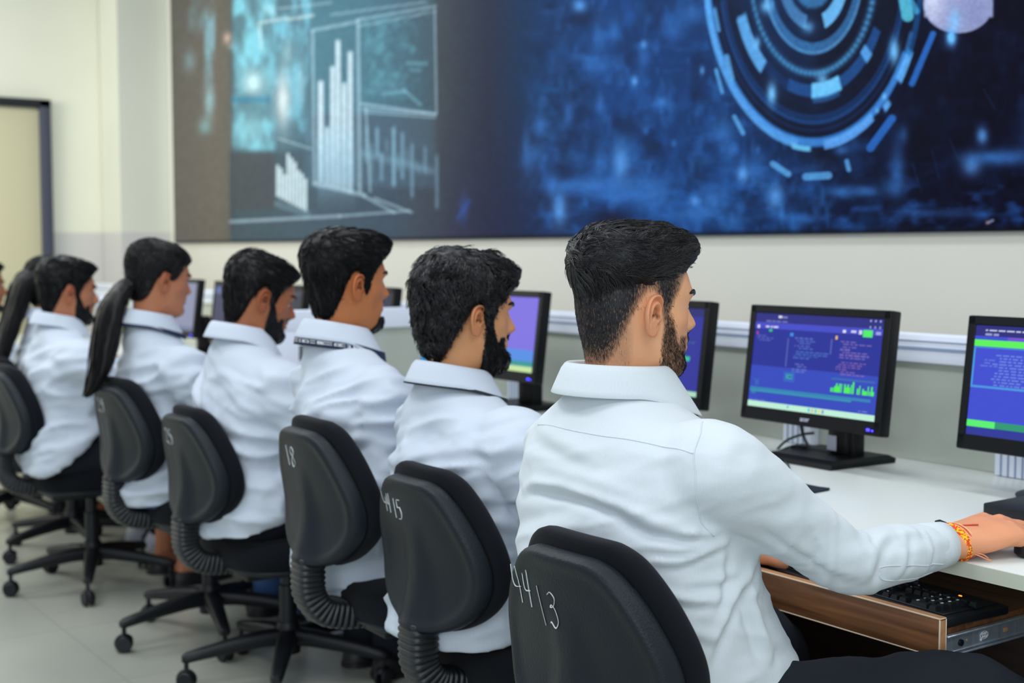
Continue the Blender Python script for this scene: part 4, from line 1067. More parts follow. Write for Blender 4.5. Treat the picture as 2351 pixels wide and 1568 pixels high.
def hair_zone(P, th, z):
    a = np.abs(th); zh = hairline(th, P)
    m = sstep(zh - .004, zh + .010, z)
    if P['style'] == 'fade':      # clipped sides: density falls off towards the hair edge
        d = sstep(zh - .006, zh + .050, z)
        side = m * (.48 + .50 * d)
        back = sstep(135, 160, a); side = np.maximum(side, back * sstep(-.105, -.02, z) * (.26 + .70 * sstep(-.085, .0, z)))
        side = np.maximum(side, .28 * sstep(112, 128, a) * sstep(-.090, -.06, z) * (1 - sstep(-.02, .02, z)))
        m = side
    b = beard_zone(P, th, z) * P.get('beard_dens', 1.0)
    return np.clip(np.maximum(m, b), 0, 1)

def ear_mesh(side=1):
    """right ear around its canal; x outwards"""
    na, ns = 44, 20
    al = np.linspace(0, 2 * PI, na, endpoint=False)          # 0 = up, then towards the back, down, the front
    cz, cyv = .004, -.004
    up, back = np.cos(al), np.sin(al)
    L = hermite(np.radians([0, 40, 90, 135, 165, 190, 215, 250, 285, 320, 360]), [.031, .0315, .0262, .0272, .034, .0335, .024, .0135, .0125, .022, .031], al)
    rows = []
    for k in range(ns):
        s = 1 - k / (ns - 1)
        y = cyv - back * L * s; z = cz + up * L * s
        h = .0040 + .0062 * gauss(s - .93, .085) + .0055 * gauss(s - .55, .11) * (.3 + .7 * sstep(-.75, .2, up)) - .0020 * gauss(s - .75, .08) - .0135 * sstep(.46, .14, s) - .010 * sstep(.16, .02, s)
        lobe = sstep(-.72, -.92, up); h = h * (1 - lobe) + (.0055 + .001 * gauss(s - .9, .2)) * lobe
        front = sstep(-.25, -.75, back) ; h = h * (1 - front * .55 * sstep(.5, 1, s))
        trag = gauss(y - (cyv + .0095), .0045) * gauss(z - (cz - .004), .006) * .009; h = h + trag
        flare = .52 * np.clip(.010 - y, 0, 1)
        rows.append(np.stack([h + flare, y, z], 1))
    back_rows = []
    for s, hh in [(1.0, .0006), (.92, -.002), (.75, -.004), (.55, -.012), (.4, -.03)]:
        y = cyv - back * L * s; z = cz + up * L * s
        back_rows.append(np.stack([hh + .52 * np.clip(.010 - y, 0, 1) * (1 if s > .6 else .6), y, z], 1))
    mb = MB().rings(back_rows[::-1] + rows, cap=True)
    t = math.radians(-12); c, s_ = math.cos(t), math.sin(t)
    mb.xform(np.array([[1, 0, 0], [0, c, -s_], [0, s_, c]]))
    if side < 0:
        mb.xform(np.diag([-1, 1, 1])); mb.f = [f[::-1] for f in mb.f]
    return mb

def hand_mesh(curl=(16, 22, 18), thumb=(-.55, .80, -.22), spread=1.0, fine=.0026):
    """right hand, palm down, wrist at the origin, fingers along +y, thumb on the -x side"""
    mb = MB()
    a = np.linspace(0, 2 * PI, 20, endpoint=False)
    def ring(y, w, h, z, x=0): return np.stack([x + w * np.sign(np.cos(a)) * np.abs(np.cos(a)) ** .8, np.full(20, y), z + h * np.sin(a)], 1)
    mb.rings([ring(-.045, .026, .020, 0), ring(-.01, .0265, .0195, 0), ring(.015, .031, .019, .001), ring(.045, .039, .017, .002, .001), ring(.072, .042, .0155, .004, .001), ring(.090, .041, .0125, .004, .001), ring(.1, .036, .009, .003, .001)])
    for bx, by, bz, L, fx in [(-.030, .086, .005, (.044, .026, .021), -.10), (-.0095, .093, .0075, (.048, .030, .022), -.02), (.0115, .089, .006, (.044, .028, .021), .06), (.0305, .078, .002, (.035, .022, .019), .16)]:
        p = np.array([bx, by, bz]); pts = [p + [-fx * .03, -.03, 0], p]; rad = [.0095, .0108]; ang = 0
        for l, cu, r in zip(L, curl, (.0098, .0088, .0076)):
            ang += cu; A = math.radians(ang); d = np.array([fx * spread, math.cos(A), -math.sin(A)]); d /= np.linalg.norm(d)
            pts.append(p + d * l * .5); rad.append(r * .93); p = p + d * l; pts.append(p); rad.append(r)
        rad[-1] *= .8; pts.append(p + d * .004); rad.append(.003)
        mb.tube(pts, rad, 12, sub=2)
        kn = np.array([bx, by + .002, bz + .003]); mb.lathe([(0, -.009), (.006, -.007), (.009, 0), (.006, .007), (0, .009)], kn, 10, 'y')
    p = np.array([-.024, .022, -.003]); d = np.array(thumb); d = d / np.linalg.norm(d); pts = [p - d * .015, p]; rad = [.013, .0145]
    for l, r, tw in ((.040, .0115, .0), (.032, .0100, .25), (.024, .0085, .15)):
        d = d + np.array([tw, .1, 0]); d /= np.linalg.norm(d); pts.append(p + d * l * .5); rad.append(r * .97); p = p + d * l; pts.append(p); rad.append(r)
    pts.append(p + d * .005); rad.append(.003); mb.tube(pts, rad, 12, sub=2)
    V, F = remesh(mb.V(), mb.f, fine); V = lap(V, F, 4)
    return V, F
HAND = {}
def get_hand(kind):
    if kind not in HAND:
        HAND[kind] = hand_mesh((12, 26, 22)) if kind == 'type' else hand_mesh((20, 30, 24), (-.35, .9, -.3), fine=.0021)
    return HAND[kind]

def frame(d, up):
    y = np.asarray(d, float); y = y / np.linalg.norm(y); x = np.cross(y, up); x /= np.linalg.norm(x); z = np.cross(x, y)
    return np.stack([x, y, z], 1)

def torso_rings(secs, grow=0.0, tilt=0.0, n=44, p=2.35):
    secs = np.array(secs, float); zz = np.linspace(secs[0, 0], secs[-1, 0], 34); S = hermite(secs[:, 0], secs[:, 1:], zz)
    a = np.linspace(0, 2 * PI, n, endpoint=False); R = []
    for z, (cx, cy, w, f, b) in zip(zz, S):
        c, s = np.cos(a), np.sin(a); e = 2 / p
        x = (w + grow) * np.sign(c) * np.abs(c) ** e; d = np.where(s > 0, f + grow, b + grow)
        yy = cy + d * np.sign(s) * np.abs(s) ** e
        R.append(np.stack([cx + x, yy, z + tilt * np.clip((yy + .06) / .20, 0, 1) * np.clip(1 - (z - zz[0]) / .24, 0, 1)], 1))
    return R

def fold_disp(V, N, folds):
    """sculpted creases: each fold = (polyline, half width, height) ; a soft ridge with a groove under it"""
    D = np.zeros(len(V))
    for pts, w, h in folds:
        P = smooth_path(np.array(pts, float), 6); best = np.full(len(V), 9.0); sgn = np.zeros(len(V)); tt = np.zeros(len(V))
        for i in range(len(P) - 1):
            d = P[i + 1] - P[i]; t = np.clip(((V - P[i]) @ d) / (d @ d), 0, 1); q = V - P[i] - t[:, None] * d; dist = np.linalg.norm(q, axis=1)
            m = dist < best; best[m] = dist[m]; sgn[m] = q[m, 2]; tt[m] = (i + t[m]) / (len(P) - 1)
        taper = np.sin(np.clip(tt, .02, .98) * PI) ** .5
        D += h * taper * (gauss(best, w) * 1.0 - .9 * gauss(best - w * 1.5, w * .8) * (sgn < 0))
    return D

def build_person(P):
    s = P.get('size', 1.0); skin = P['skin']
    sh = P['shoulders']                        # (right, left) joints, local metres
    arms = P['arms']                           # per side: elbow, wrist, hand dir, hand kind
    # ---- core body under the clothes
    core = MB(); secs = np.array(P['torso'], float); inner = secs.copy(); inner[:, 3:] *= .82; inner[0, 0] += .03
    core.rings(torso_rings(inner, tilt=P.get('hem_tilt', .05)))
    hc = np.array(P['head'], float); hs = P.get('hs', .95)
    Rh = rotm(P.get('pitch', 0), P.get('roll', 0), P.get('yaw', 0))
    nc = hc + Rh @ np.array([0, -.034, -.12]) * hs; nc[2] = hc[2] - P.get('collar_dz', .075)
    core.tube([nc + [0, .0, -.13], nc + [0, 0, -.03]], [.052, .048], 20)
    lx = P.get('leg_dx', 0); hq_ = .085 * P.get('hip', 1) - .004
    legs = P.get('legs') or [((lx + hq_, .02, .50), (lx + .11, .43, .485), (lx + .11, .40, .085)), ((lx - hq_, .02, .50), (lx - .11, .43, .485), (lx - .11, .40, .085))]
    for hip, knee, ank in legs:
        core.tube([hip, np.array(hip) * .5 + np.array(knee) * .5, knee, np.array(knee) * .5 + np.array(ank) * .5, ank], [.078, .070, .052, .047, .034], 16, sub=4)
        core.tube([np.array(ank) + [0, -.04, -.035], np.array(ank) + [0, .04, -.04], np.array(ank) + [0, .13, -.05]], [.032, .034, .024], 12, sub=2)
    for k in (0, 1):
        S, E, Wr = np.array(sh[k]), np.array(arms[k][0]), np.array(arms[k][1])
        core.tube([S, S * .5 + E * .5, E, E * .5 + Wr * .5, Wr], [.045, .042, .036, .033, .027], 16, sub=4)
    V, F = remesh(core.V(), core.f, P.get('core_voxel', .011)); V = lap(V, F, 4)
    allV, allF, dark_mask, fl = [V], list(F), [np.zeros(len(V))], [np.zeros(len(V))]; off = len(V)
    def app(v, f, st=None, fu=None):
        nonlocal off
        allV.append(v); allF.extend([tuple(i + off for i in q) for q in f]); off += len(v)
        dark_mask.append(np.zeros(len(v)) if st is None else st); fl.append(np.zeros(len(v)) if fu is None else fu)
    hm, hv, st, fu = build_head(P)
    hq = hv.copy(); low = hq[:, 2] < -.185; hq[low, 2] = -.185 + (hq[low, 2] + .185) * .25
    nk = sstep(-.135, -.19, hq[:, 2]) * .30; hq[:, 0] *= 1 - nk; hq[:, 1] = -.045 + (hq[:, 1] + .045) * (1 - nk)
    pv = np.array([0, -.032, -.110]); Ry = rotm(0, 0, P.get('yaw', 0)); bl = sstep(-.105, -.165, hq[:, 2])[:, None]
    hw = (hq @ Rh.T) * (1 - bl) + (Rh @ pv + (hq - pv) @ Ry.T) * bl
    app(hw * hs + hc, hm.f, st, fu)
    for sd in (1, -1):
        e = ear_mesh(sd); ev = e.V()
        ea = P.get('ear', 1.0); ev = ev * ea + np.array([sd * .0705 * P.get('wide', 1), -.012, .003])
        red = np.clip(.25 + .5 * sstep(.0, .03, np.abs(ev[:, 2] - .003)) , 0, .7) * P.get('ear_red', .7)
        canal_shade = gauss(np.hypot(ev[:, 1] + .012 + .004 - .002, ev[:, 2] - .003 - .003), .0042) * .75  # shade of the deep ear canal, painted as dark colour
        app(ev * hs @ Rh.T + hc, e.f, canal_shade, red)
    for k in (0, 1):
        hv_, hf = get_hand(arms[k][3]); hv_ = hv_ * P.get('hand', 1.0); f2 = hf
        if k == 1: hv_ = hv_ * [-1, 1, 1]; f2 = [q[::-1] for q in hf]
        Rm = frame(arms[k][2], arms[k][4] if len(arms[k]) > 4 else (0, 0, 1))
        app(hv_ @ Rm.T + np.array(arms[k][1]), f2, None, np.full(len(hv_), P.get('hand_tone', .15)))
    body = make('person', np.concatenate(allV), allF, skin, None, P['loc'], True, None, attrs={'stubble_shade': np.concatenate(dark_mask), 'flush': np.concatenate(fl)})
    tag(body, P['label'], 'person', 'students in white shirts at the desk')

    # ---- shirt
    sm = MB(); sm.rings(torso_rings(secs, tilt=P.get('hem_tilt', .05)))
    for k in (0, 1):
        S, E, Wr = np.array(sh[k]), np.array(arms[k][0]), np.array(arms[k][1]); b = P.get('bulk', 1.0)
        ins = np.array([np.sign(-S[0]) * .07, .0, -.01])
        d = (Wr - E) / np.linalg.norm(Wr - E)
        r = P.get('sleeve', (.080, .078, .070, .064, .057, .050, .043))
        sm.tube([S + ins, S, S * .62 + E * .38, S * .25 + E * .75, E, E * .5 + Wr * .5, Wr - d * .030], np.array(r) * b, 26, sub=5)
    vox = P.get('voxel', .008)
    V, F = remesh(sm.V(), sm.f, vox); V = lap(V, F, int(P.get('smooth', 10)))
    # gravity folds, wrinkle noise
    N = normals(V, F); sd = P.get('seed', 1)
    amp = P.get('wrinkle', .006)
    q = V.copy(); lean = q @ rotm(0, P.get('fold_dir', 18), 0).T
    r1 = 1 - np.abs(fbm(lean * [5.5, 5.5, 19], sd, 2)) * 2
    r2 = 1 - np.abs(fbm(lean * [11, 11, 34], sd + 5, 2)) * 2
    zone = np.ones(len(V))
    for S in sh: zone *= 1 - .0 * gauss(np.linalg.norm(V - S, axis=1), .1)
    smoothtop = sstep(P['torso'][-3][0] + .02, P['torso'][-3][0] - .10, V[:, 2]) * .85 + .15
    D = amp * (np.sign(r1) * np.abs(r1) ** 1.4 * 1.1 + r2 * .35 - .35) * smoothtop
    for k in (0, 1):
        E = np.array(arms[k][0]); w = gauss(np.linalg.norm(V - E, axis=1), .13)
        dd = np.array(arms[k][1]) - np.array(sh[k]); dd /= np.linalg.norm(dd)
        t = (V - E) @ dd; rr = 1 - np.abs(vnoise(np.stack([t * 26 + 3 * vnoise(V * 9, sd), V[:, 0] * 6, V[:, 2] * 6], 1), sd + 9)) * 2
        D += w * amp * .9 * (rr - .2)
    D = np.maximum(D, -.009)
    if P.get('folds'): D += fold_disp(V, N, P['folds'])
    V = V + N * D[:, None]; V = lap(V, F, 1)
    sm_ = M[P.get('shirt', 'shirt')]
    shirt = make('shirt', V, F, sm_, body, smooth=True, angle=None)
    bv = BVHTree.FromPolygons(V.tolist(), F)
    for nm, pts in P.get('seams', []):
        q = smooth_path(pts, 10); qq = []
        for p in q:
            lo, nr, _, _ = bv.find_nearest(Vector(p))
            qq.append(np.array(lo + nr * .0002 * (1 if nr @ (lo - Vector((0, .05, lo.z))) > 0 else -1)))
        qq = np.array(qq); qq[1:-1] = (qq[:-2] + qq[1:-1] * 2 + qq[2:]) / 4
        MB().tube(qq, .0011, 6).build(nm, sm_, shirt, angle=None)
    # cuffs
    for k in (0, 1):
        E, Wr = np.array(arms[k][0]), np.array(arms[k][1]); d = (Wr - E) / np.linalg.norm(Wr - E); c0 = P.get('cuff', .037)
        a0 = Wr - d * P.get('cuff_back', .052)
        cu = MB().tube([a0, a0 + d * .006, a0 + d * .028, a0 + d * .050, a0 + d * .053, a0 + d * .050, a0 + d * .02], [c0 * 1.05, c0 * 1.12, c0 * 1.09, c0 * 1.04, c0 * 1.0, c0 * .94, c0 * .93], 26, cap=False)
        cu.build('cuff', sm_, body, angle=None)
    # collar: stand and fall in one folded band, opened at the throat
    if P.get('collar', True):
        cc = hc + Rh @ np.array([0, -.034, -.12]) * hs; cc = np.array([cc[0], cc[1], hc[2] - P.get('collar_dz', .075)]); cr = P.get('collar_r', (.066, .072)); hgt = P.get('collar_h', .040)
        tl = P.get('collar_tilt', .22)
        th = np.linspace(-152, 152, 61); A = np.radians(th); rows = []
        fr = sstep(70, 152, np.abs(th))
        bx, by = np.sin(A), -np.cos(A)
        def row(rg, zz): return np.stack([cc[0] + bx * (cr[0] + rg), cc[1] + by * (cr[1] + rg), cc[2] + zz - tl * (by + 1) * cr[1] * .9], 1)
        tip = P.get('collar_tip', .030)
        drop = hgt + tip * fr
        flr = .012 + P.get('flare', .016) * fr
        for f_, g_ in [(.9, -.010), (.5, -.008), (.1, -.006), (0, -.003), (-.06, .001), (0, .005), (.15, .008), (.45, .010), (.8, .012), (1.0, .013), (1.03, .012), (1.0, .0095), (.7, .007), (.3, .005)]:
            outer = g_ > .004
            rows.append(row(g_ + (flr * f_ * 1.1 if outer else 0), -(drop if outer else hgt) * f_))
        MB().grid(np.stack(rows)).build('collar', sm_, body, angle=None)
        if P.get('lanyard'):
            w, mt, lw = P['lanyard']
            rows = []
            for j, (f_, g_) in enumerate([(1.0, .006), (1.0 + .02, .011), (1.0 + w / hgt, .0145), (1.0 + w / hgt + .02, .0135), (1.0 + w / hgt, .0085)]):
                rows.append(row(g_ + flr * 1.12, -(hgt + tip * fr * .55) * f_ + .003))
            ly = MB().grid(np.stack(rows)).build('lanyard', M[mt], body, angle=None)
            if lw:      # white lettering printed along the ribbon
                wt = MB(); r2 = np.random.default_rng(4); t0 = -8.0
                while t0 < 96:
                    wd = r2.uniform(1.6, 3.2)
                    if r2.random() < .84:
                        tt = np.radians(np.linspace(t0, t0 + wd * .7, 3)); fr2 = sstep(70, 152, np.abs(np.degrees(tt)))
                        for lo, hi in ([(.36, .70)] if r2.random() < .3 else [(.32, .42), (.58, .68)] if r2.random() < .6 else [(.32, .70)]):
                            G = []
                            for q in (lo, hi):
                                rg = .0152 + (.012 + .016 * fr2) * 1.12; zz = -(hgt + tip * fr2 * .55) * (1 + q * w / hgt) + .003
                                G.append(np.stack([cc[0] + np.sin(tt) * (cr[0] + rg), cc[1] - np.cos(tt) * (cr[1] + rg), cc[2] + zz - tl * (1 - np.cos(tt)) * cr[1] * .9], 1))
                            wt.grid(np.stack(G))
                    t0 += wd
                wt.build('ribbon_lettering', M['white'], ly, smooth=False)
            if P.get('card'):
                c = P['card']; MB().box(c, (.054, .004, .086), .002, 2).build('id_card', M['card'], body)['label'] = 'bright blue card hanging from the ribbon'
    # ---- trousers
    tm = MB()
    tsec = [(.440, 0, .0, .140, .11, .11), (.50, 0, .0, .160, .135, .125), (.58, 0, 0, .150, .12, .105), (.64, 0, 0, .120, .09, .09)]
    tsec = [(z, secs[0][1], secs[0][2] + cy, w * P.get('hip', 1), f, b) for z, cx, cy, w, f, b in tsec]
    tm.rings(torso_rings(tsec, n=36))
    for hip, knee, ank in legs:
        hip, knee, ank = map(np.array, (hip, knee, ank)); e = ank + (knee - ank) * P.get('ankle_gap', -.07)
        tm.tube([hip + [0, -.03, 0], hip * .55 + knee * .45, knee + [0, -.01, .004], knee * .5 + e * .5, e], np.array([.080, .078, .070, .064, .058]) * P.get('hip', 1), 20, sub=5)
    V, F = remesh(tm.V(), tm.f, P.get('tvoxel', .012)); V = lap(V, F, 6); N = normals(V, F)
    V = V + N * (.004 * (1 - np.abs(fbm(V * [9, 16, 9], sd + 3, 2)) * 2))[:, None]
    make('trousers', V, F, M[P.get('trouser', 'trouser')], body, angle=None)
    # ---- shoes
    for hip, knee, ank in legs:
        ank = np.array(ank); a = np.linspace(0, 2 * PI, 22, endpoint=False); R = []
        flat = P.get('shoe_low', False)
        for sc, z, in [(.9, .004), (1, .010), (1, .022), (.97, .034), (.86, .050), (.62, .066 if not flat else .052), (.36, .085 if not flat else .053)]:
            yy = np.where(np.sin(a) > 0, .165, .075) * np.sin(a); R.append(np.stack([ank[0] + .043 * sc * np.cos(a) * (1 - .15 * np.sin(a)), ank[1] + .01 + yy * (sc if z > .03 else 1) - (1 - sc) * .03, np.full(22, z) - .018 * np.clip(np.sin(a), 0, 1) * (z > .04)], 1))
        so = MB().rings(R).build('shoe', M[P.get('shoe', 'shoe')], body, angle=None)
        R2 = [np.stack([ank[0] + .046 * np.cos(a) * (1 - .15 * np.sin(a)), ank[1] + .01 + np.where(np.sin(a) > 0, .170, .079) * np.sin(a), np.full(22, z)], 1) for z in (.0005, .014)]
        MB().rings(R2).build('sole', M[P.get('sole', 'shoe')], so, angle=30)
    # ---- eyes, brows
    for sd in (1, -1):
        ec = np.array([sd * .0325, .0665, .0165]); eb = MB().lathe([(.0122 * math.sin(t), -.0122 * math.cos(t)) for t in np.linspace(.05, PI - .05, 12)], (0, 0, 0), 16, 'y')
        eo = MB().add(eb.V() * hs @ Rh.T + (ec * hs) @ Rh.T + hc, eb.f).build('eye', M['eye_white'], body, angle=None)
        ir = MB().lathe([(0, .0122), (.003, .0121), (.0056, .0108), (.0058, .0102)], (0, 0, 0), 16, 'y', cap=False)
        MB().add((ir.V() + [0, .0006, 0]) * hs @ Rh.T + (ec * hs) @ Rh.T + hc, ir.f).build('iris', M['hair'], eo, angle=None)
        ld = MB()   # upper lid with lashes
        t = np.linspace(-65, 65, 9)
        for e_ in (.2, .75): pass
        ld.grid(np.stack([np.stack([.0131 * np.sin(np.radians(t)) * 1.02, .0131 * np.cos(np.radians(t)) * math.cos(e1), np.full(9, .0131 * math.sin(e1)) - .004 * (np.abs(t) / 65) ** 2], 1) for e1 in (.12, .35, .7, 1.1)]))
        MB().add(ld.V() * hs @ Rh.T + (ec * hs) @ Rh.T + hc, ld.f).build('eyelid', skin, eo, angle=None)
        bt = np.linspace(8, 38, 9); zb = .036 + .006 * np.sin(np.linspace(0, PI * .8, 9)); r_, cy_ = head_r(bt, zb, wide=P.get('wide', 1)); A = np.radians(bt)
        pts = np.stack([sd * (r_ + .001) * np.sin(A), cy_ + (r_ + .001) * np.cos(A), zb], 1) * hs @ Rh.T + hc
        MB().tube(pts, np.array([.0028, .004, .0045, .0046, .0044, .0040, .0034, .0026, .0012]) * hs, 8, flat=.5, up=(0, 1, 0)).build('eyebrow', M['hair'], body, angle=None)
    # ---- hair
    build_hair(P, body, hc, hs, Rh)
    return body, bv

def strands(bvh, seeds, flow, n=7, step=.010, r0=.0007, clump=6, spread=.004, lift=.0012, curl=0.0, wave=0.0, seed=0, end_lift=.0, sides=3, rvar=.25, sink=.0):
    r2 = np.random.default_rng(seed); allP = []
    for p0 in seeds:
        p = Vector(p0); path = []; norms = []; ph = r2.random() * 6.28; st = step * r2.uniform(.75, 1.25)
        wob = r2.normal(0, .18, 3)
        for k in range(n):
            loc, nrm, _, _ = bvh.find_nearest(p)
            if loc is None: break
            t = k / (n - 1)
            l = lift + end_lift * t * t - sink * max(0, t - .8)
            path.append(np.array(loc + nrm * l)); norms.append(np.array(nrm))
            d = np.asarray(flow(np.array(loc)), float) + wob
            nn = np.array(nrm); d = d - nn * (d @ nn); d /= np.linalg.norm(d) + 1e-9
            if wave: d = d + np.cross(nn, d) * wave * math.sin(ph + k * 1.15)
            p = loc + Vector(d) * st
        if len(path) < n: continue
        path = np.array(path); norms = np.array(norms)
        T = np.gradient(path, axis=0); T /= np.linalg.norm(T, axis=1)[:, None] + 1e-9; B = np.cross(norms, T)
        for c in range(clump):
            u, v = r2.normal(0, spread), r2.normal(0, spread * .35); tt = np.linspace(0, 1, n)
            conv = (1 - .75 * tt ** 1.3)
            q = path + B * (u * conv)[:, None] + norms * (np.abs(v) * (.4 + .6 * tt))[:, None]
            if curl:
                a = ph + c * .5 + tt * 7; q = q + B * (curl * np.cos(a) * tt)[:, None] + norms * (curl * (.6 + np.sin(a)) * tt)[:, None]
            rr = r0 * (1 + r2.uniform(-rvar, rvar)) * np.clip(1.15 - tt ** 2.2, .12, 1)
            allP.append((q, rr, B, norms))
    if not allP: return None
    Q = np.array([a[0] for a in allP]); Rr = np.array([a[1] for a in allP]); B = np.array([a[2] for a in allP]); Nn = np.array([a[3] for a in allP])
    m = len(Q); an = np.arange(sides) * 2 * PI / sides
    V = Q[:, :, None, :] + Rr[:, :, None, None] * (np.cos(an)[None, None, :, None] * B[:, :, None, :] + np.sin(an)[None, None, :, None] * Nn[:, :, None, :])
    V = V.reshape(-1, 3); F = []
    base = (np.arange(m) * n * sides)[:, None, None] + (np.arange(n - 1) * sides)[None, :, None] + np.arange(sides)[None, None, :]
    nxt = (np.arange(m) * n * sides)[:, None, None] + (np.arange(n - 1) * sides)[None, :, None] + ((np.arange(sides) + 1) % sides)[None, None, :]
    F = np.stack([base, nxt, nxt + sides, base + sides], -1).reshape(-1, 4)
    return V, F

def build_hair(P, body, hc, hs, Rh):
    style = P['style']; sd = P.get('seed', 1)
    nth = 120; z = np.concatenate([head_levels(150)]); z = z[z > -.105]; th = np.linspace(-180, 180, nth, endpoint=False)
    Z, T = np.meshgrid(z, th, indexing='ij'); kw = dict(wide=P.get('wide', 1))
    B = head_pts(T.ravel(), Z.ravel(), **kw); mb = MB().rings(list(B.reshape(len(z), nth, 3)[::-1]), cap=True); V0 = mb.V(); F = mb.f
    N = normals(V0, F)
    if (N * (V0 - [0, -.01, .02])).sum() < 0: N = -N; F = [f[::-1] for f in F]
    thv = np.degrees(np.arctan2(V0[:, 0], V0[:, 1] + .01)); zz = V0[:, 2]; a = np.abs(thv)
    zh = hairline(thv, P); y = V0[:, 1]; x = V0[:, 0]
    up = sstep(.02, .10, zz); front = sstep(.02, .09, y) * sstep(.05, .09, zz)
    if style == 'fade':
        edge = hermite([0, 35, 60, 90, 120, 150, 180], [.078, .074, .070, .062, .046, .030, .022], a)
        m = sstep(edge - .012, edge + .030 + .045 * sstep(100, 150, a), zz)
        t = .007 + .015 * up + .026 * front + .004 * sstep(.10, .125, zz) + .006 * gauss(a - 180, 50) * gauss(zz - .06, .05)
        t = t + .0035 * fbm(np.stack([x * 30, y * 30, zz * 30], 1), sd)
    elif style == 'curly':
        m = sstep(zh - .004, zh + .016, zz)
        back = gauss(a - 180, 75)
        t = .009 + .012 * up + .016 * front + .008 * back * sstep(-.085, .0, zz) - .004 * back * sstep(.02, -.09, zz)
        t = t + .007 * (1 - np.abs(vnoise(np.stack([x * 42, y * 42, zz * 42], 1), sd)) * 2) + .004 * vnoise(np.stack([x * 90, y * 90, zz * 90], 1), sd + 2)
    elif style == 'tied':
        m = sstep(zh - .002, zh + .012, zz); t = .008 + .012 * up + .008 * sstep(120, 170, a) * sstep(-.03, .03, zz)
    else:
        m = sstep(zh - .004, zh + .018, zz)
        t = .005 + .013 * up + P.get('quiff', .012) * front + .006 * gauss(a - 180, 60) * sstep(-.02, .05, zz) - .003 * sstep(.01, -.07, zz)
        t = t * P.get('vol', 1.0) + .003 * fbm(np.stack([x * 36, y * 36, zz * 36], 1), sd)
    d = t * m - .006 * (1 - m)
    Nn = N.copy()
    if style in ('fade', 'short', 'curly'):
        Nn = Nn + (front * (.55 if style != 'short' else .5))[:, None] * np.array([0, .9, .05]) ; Nn /= np.linalg.norm(Nn, axis=1)[:, None]
    V = V0 + Nn * d[:, None]
    keep = np.ones(len(V), bool)
    Vw = V * hs @ Rh.T + hc
    hm = M[P.get('hair', 'hair')]
    hair = make('hair', Vw, F, hm, body, angle=None)
    bv = BVHTree.FromPolygons(Vw.tolist(), [tuple(map(int, f)) for f in F])
    hr = np.random.default_rng(sd + 40)
    cand = np.where((m > .55))[0]
    Ri = Rh.T
    W = P.get('whorl', (.012, -.070, .095))
    def loc_(p): return (Ri @ (p - hc)) / hs
    def to_w(d): return Rh @ d
    # ---- strands of the main mass
    den = P.get('strand', (500, 4))
    wts = np.ones(len(cand)); wts = 1.0 / (1 + 4 * (np.abs(V0[cand][:, 2]) > .115)); wts /= wts.sum()
    seeds = Vw[hr.choice(cand, den[0], p=wts)]
    if style == 'fade':
        def flow(p):
            q = loc_(p); r = q - np.array(W); r[2] *= .6; r = r / (np.linalg.norm(r) + 1e-6)
            f = np.array([-.15, 1.0, .05]) * sstep(-.05, .0, q[1]) + np.array([.10, .15, -1.0]) * sstep(.085, .05, q[2]) * sstep(.02, -.03, q[1])
            return to_w(r * .6 + f * 1.0)
        out = strands(bv, seeds, flow, n=9, step=.0085, r0=.00072, clump=den[1], spread=.0030, lift=.0010, wave=.32, seed=sd, end_lift=.0035)
    elif style == 'curly':
        def flow(p):
            q = loc_(p); r = q - np.array(W); r = r / (np.linalg.norm(r) + 1e-6)
            return to_w(r * .5 + np.array([0, .5, -.1]) * sstep(-.02, .04, q[1]) + np.array([0, -.1, -.9]) * sstep(.03, -.02, q[1]))
        out = strands(bv, seeds, flow, n=8, step=.0075, r0=.0008, clump=den[1], spread=.0035, lift=.001, wave=.75, curl=.0035, seed=sd, end_lift=.004)
    elif style == 'tied':
        tp = np.array(P.get('tie', (0, -.108, .045)))
        def flow(p): return to_w(tp - loc_(p))
        out = strands(bv, seeds, flow, n=7, step=.011, r0=.0007, clump=den[1], spread=.003, lift=.0004, seed=sd)
    else:
        def flow(p):
            q = loc_(p); r = q - np.array(W); r = r / (np.linalg.norm(r) + 1e-6)
            return to_w(r * .7 + np.array([0, .7, 0]) * sstep(-.03, .03, q[1]) * sstep(.03, .07, q[2]) + np.array([0, .1, -.9]) * sstep(.07, .03, q[2]))
        out = strands(bv, seeds, flow, n=6, step=.0075, r0=.0008, clump=den[1], spread=.003, lift=.0006, wave=.3, seed=sd, end_lift=.0035)
    if out: make('hair_strands', out[0], out[1], M['hair_shine'] if style in ('fade', 'curly') else hm, body, angle=None)
    # ---- clipped hair of the fade and beards: short strands standing on the skin
    th2 = np.linspace(-180, 180, 160, endpoint=False); z2 = np.linspace(-.115, .115, 150); Z2, T2 = np.meshgrid(z2, th2, indexing='ij')
    Bs = head_pts(T2.ravel(), Z2.ravel(), **kw)
    hb = MB().rings(list(Bs.reshape(len(z2), 160, 3))); hb.f = [f[::-1] for f in hb.f]; hv = hb.V() * hs @ Rh.T + hc; bvs = BVHTree.FromPolygons(hv.tolist(), [tuple(map(int, f)) for f in hb.f])
    def down(p):
        q = loc_(p); return to_w(np.array([0, .25 if q[1] > .01 else .1, -1.0]))
    if style == 'fade':
        dz = hair_zone(dict(P, beard=None), T2.ravel(), Z2.ravel()); pr = np.clip(dz, 0, 1) ** 2.2 * (np.abs(T2.ravel()) > 58) * (Z2.ravel() < .085); pr = pr / pr.sum()
        seeds = hv[hr.choice(len(hv), 4600, p=pr)] + hr.normal(0, .001, (4600, 3))
        o = strands(bvs, seeds, down, n=4, step=.0020, r0=.00014, clump=1, spread=.0008, lift=.0002, seed=sd + 1, end_lift=.0014)
        make('clipped_hair', o[0], o[1], M['hair_soft'], body, angle=None)
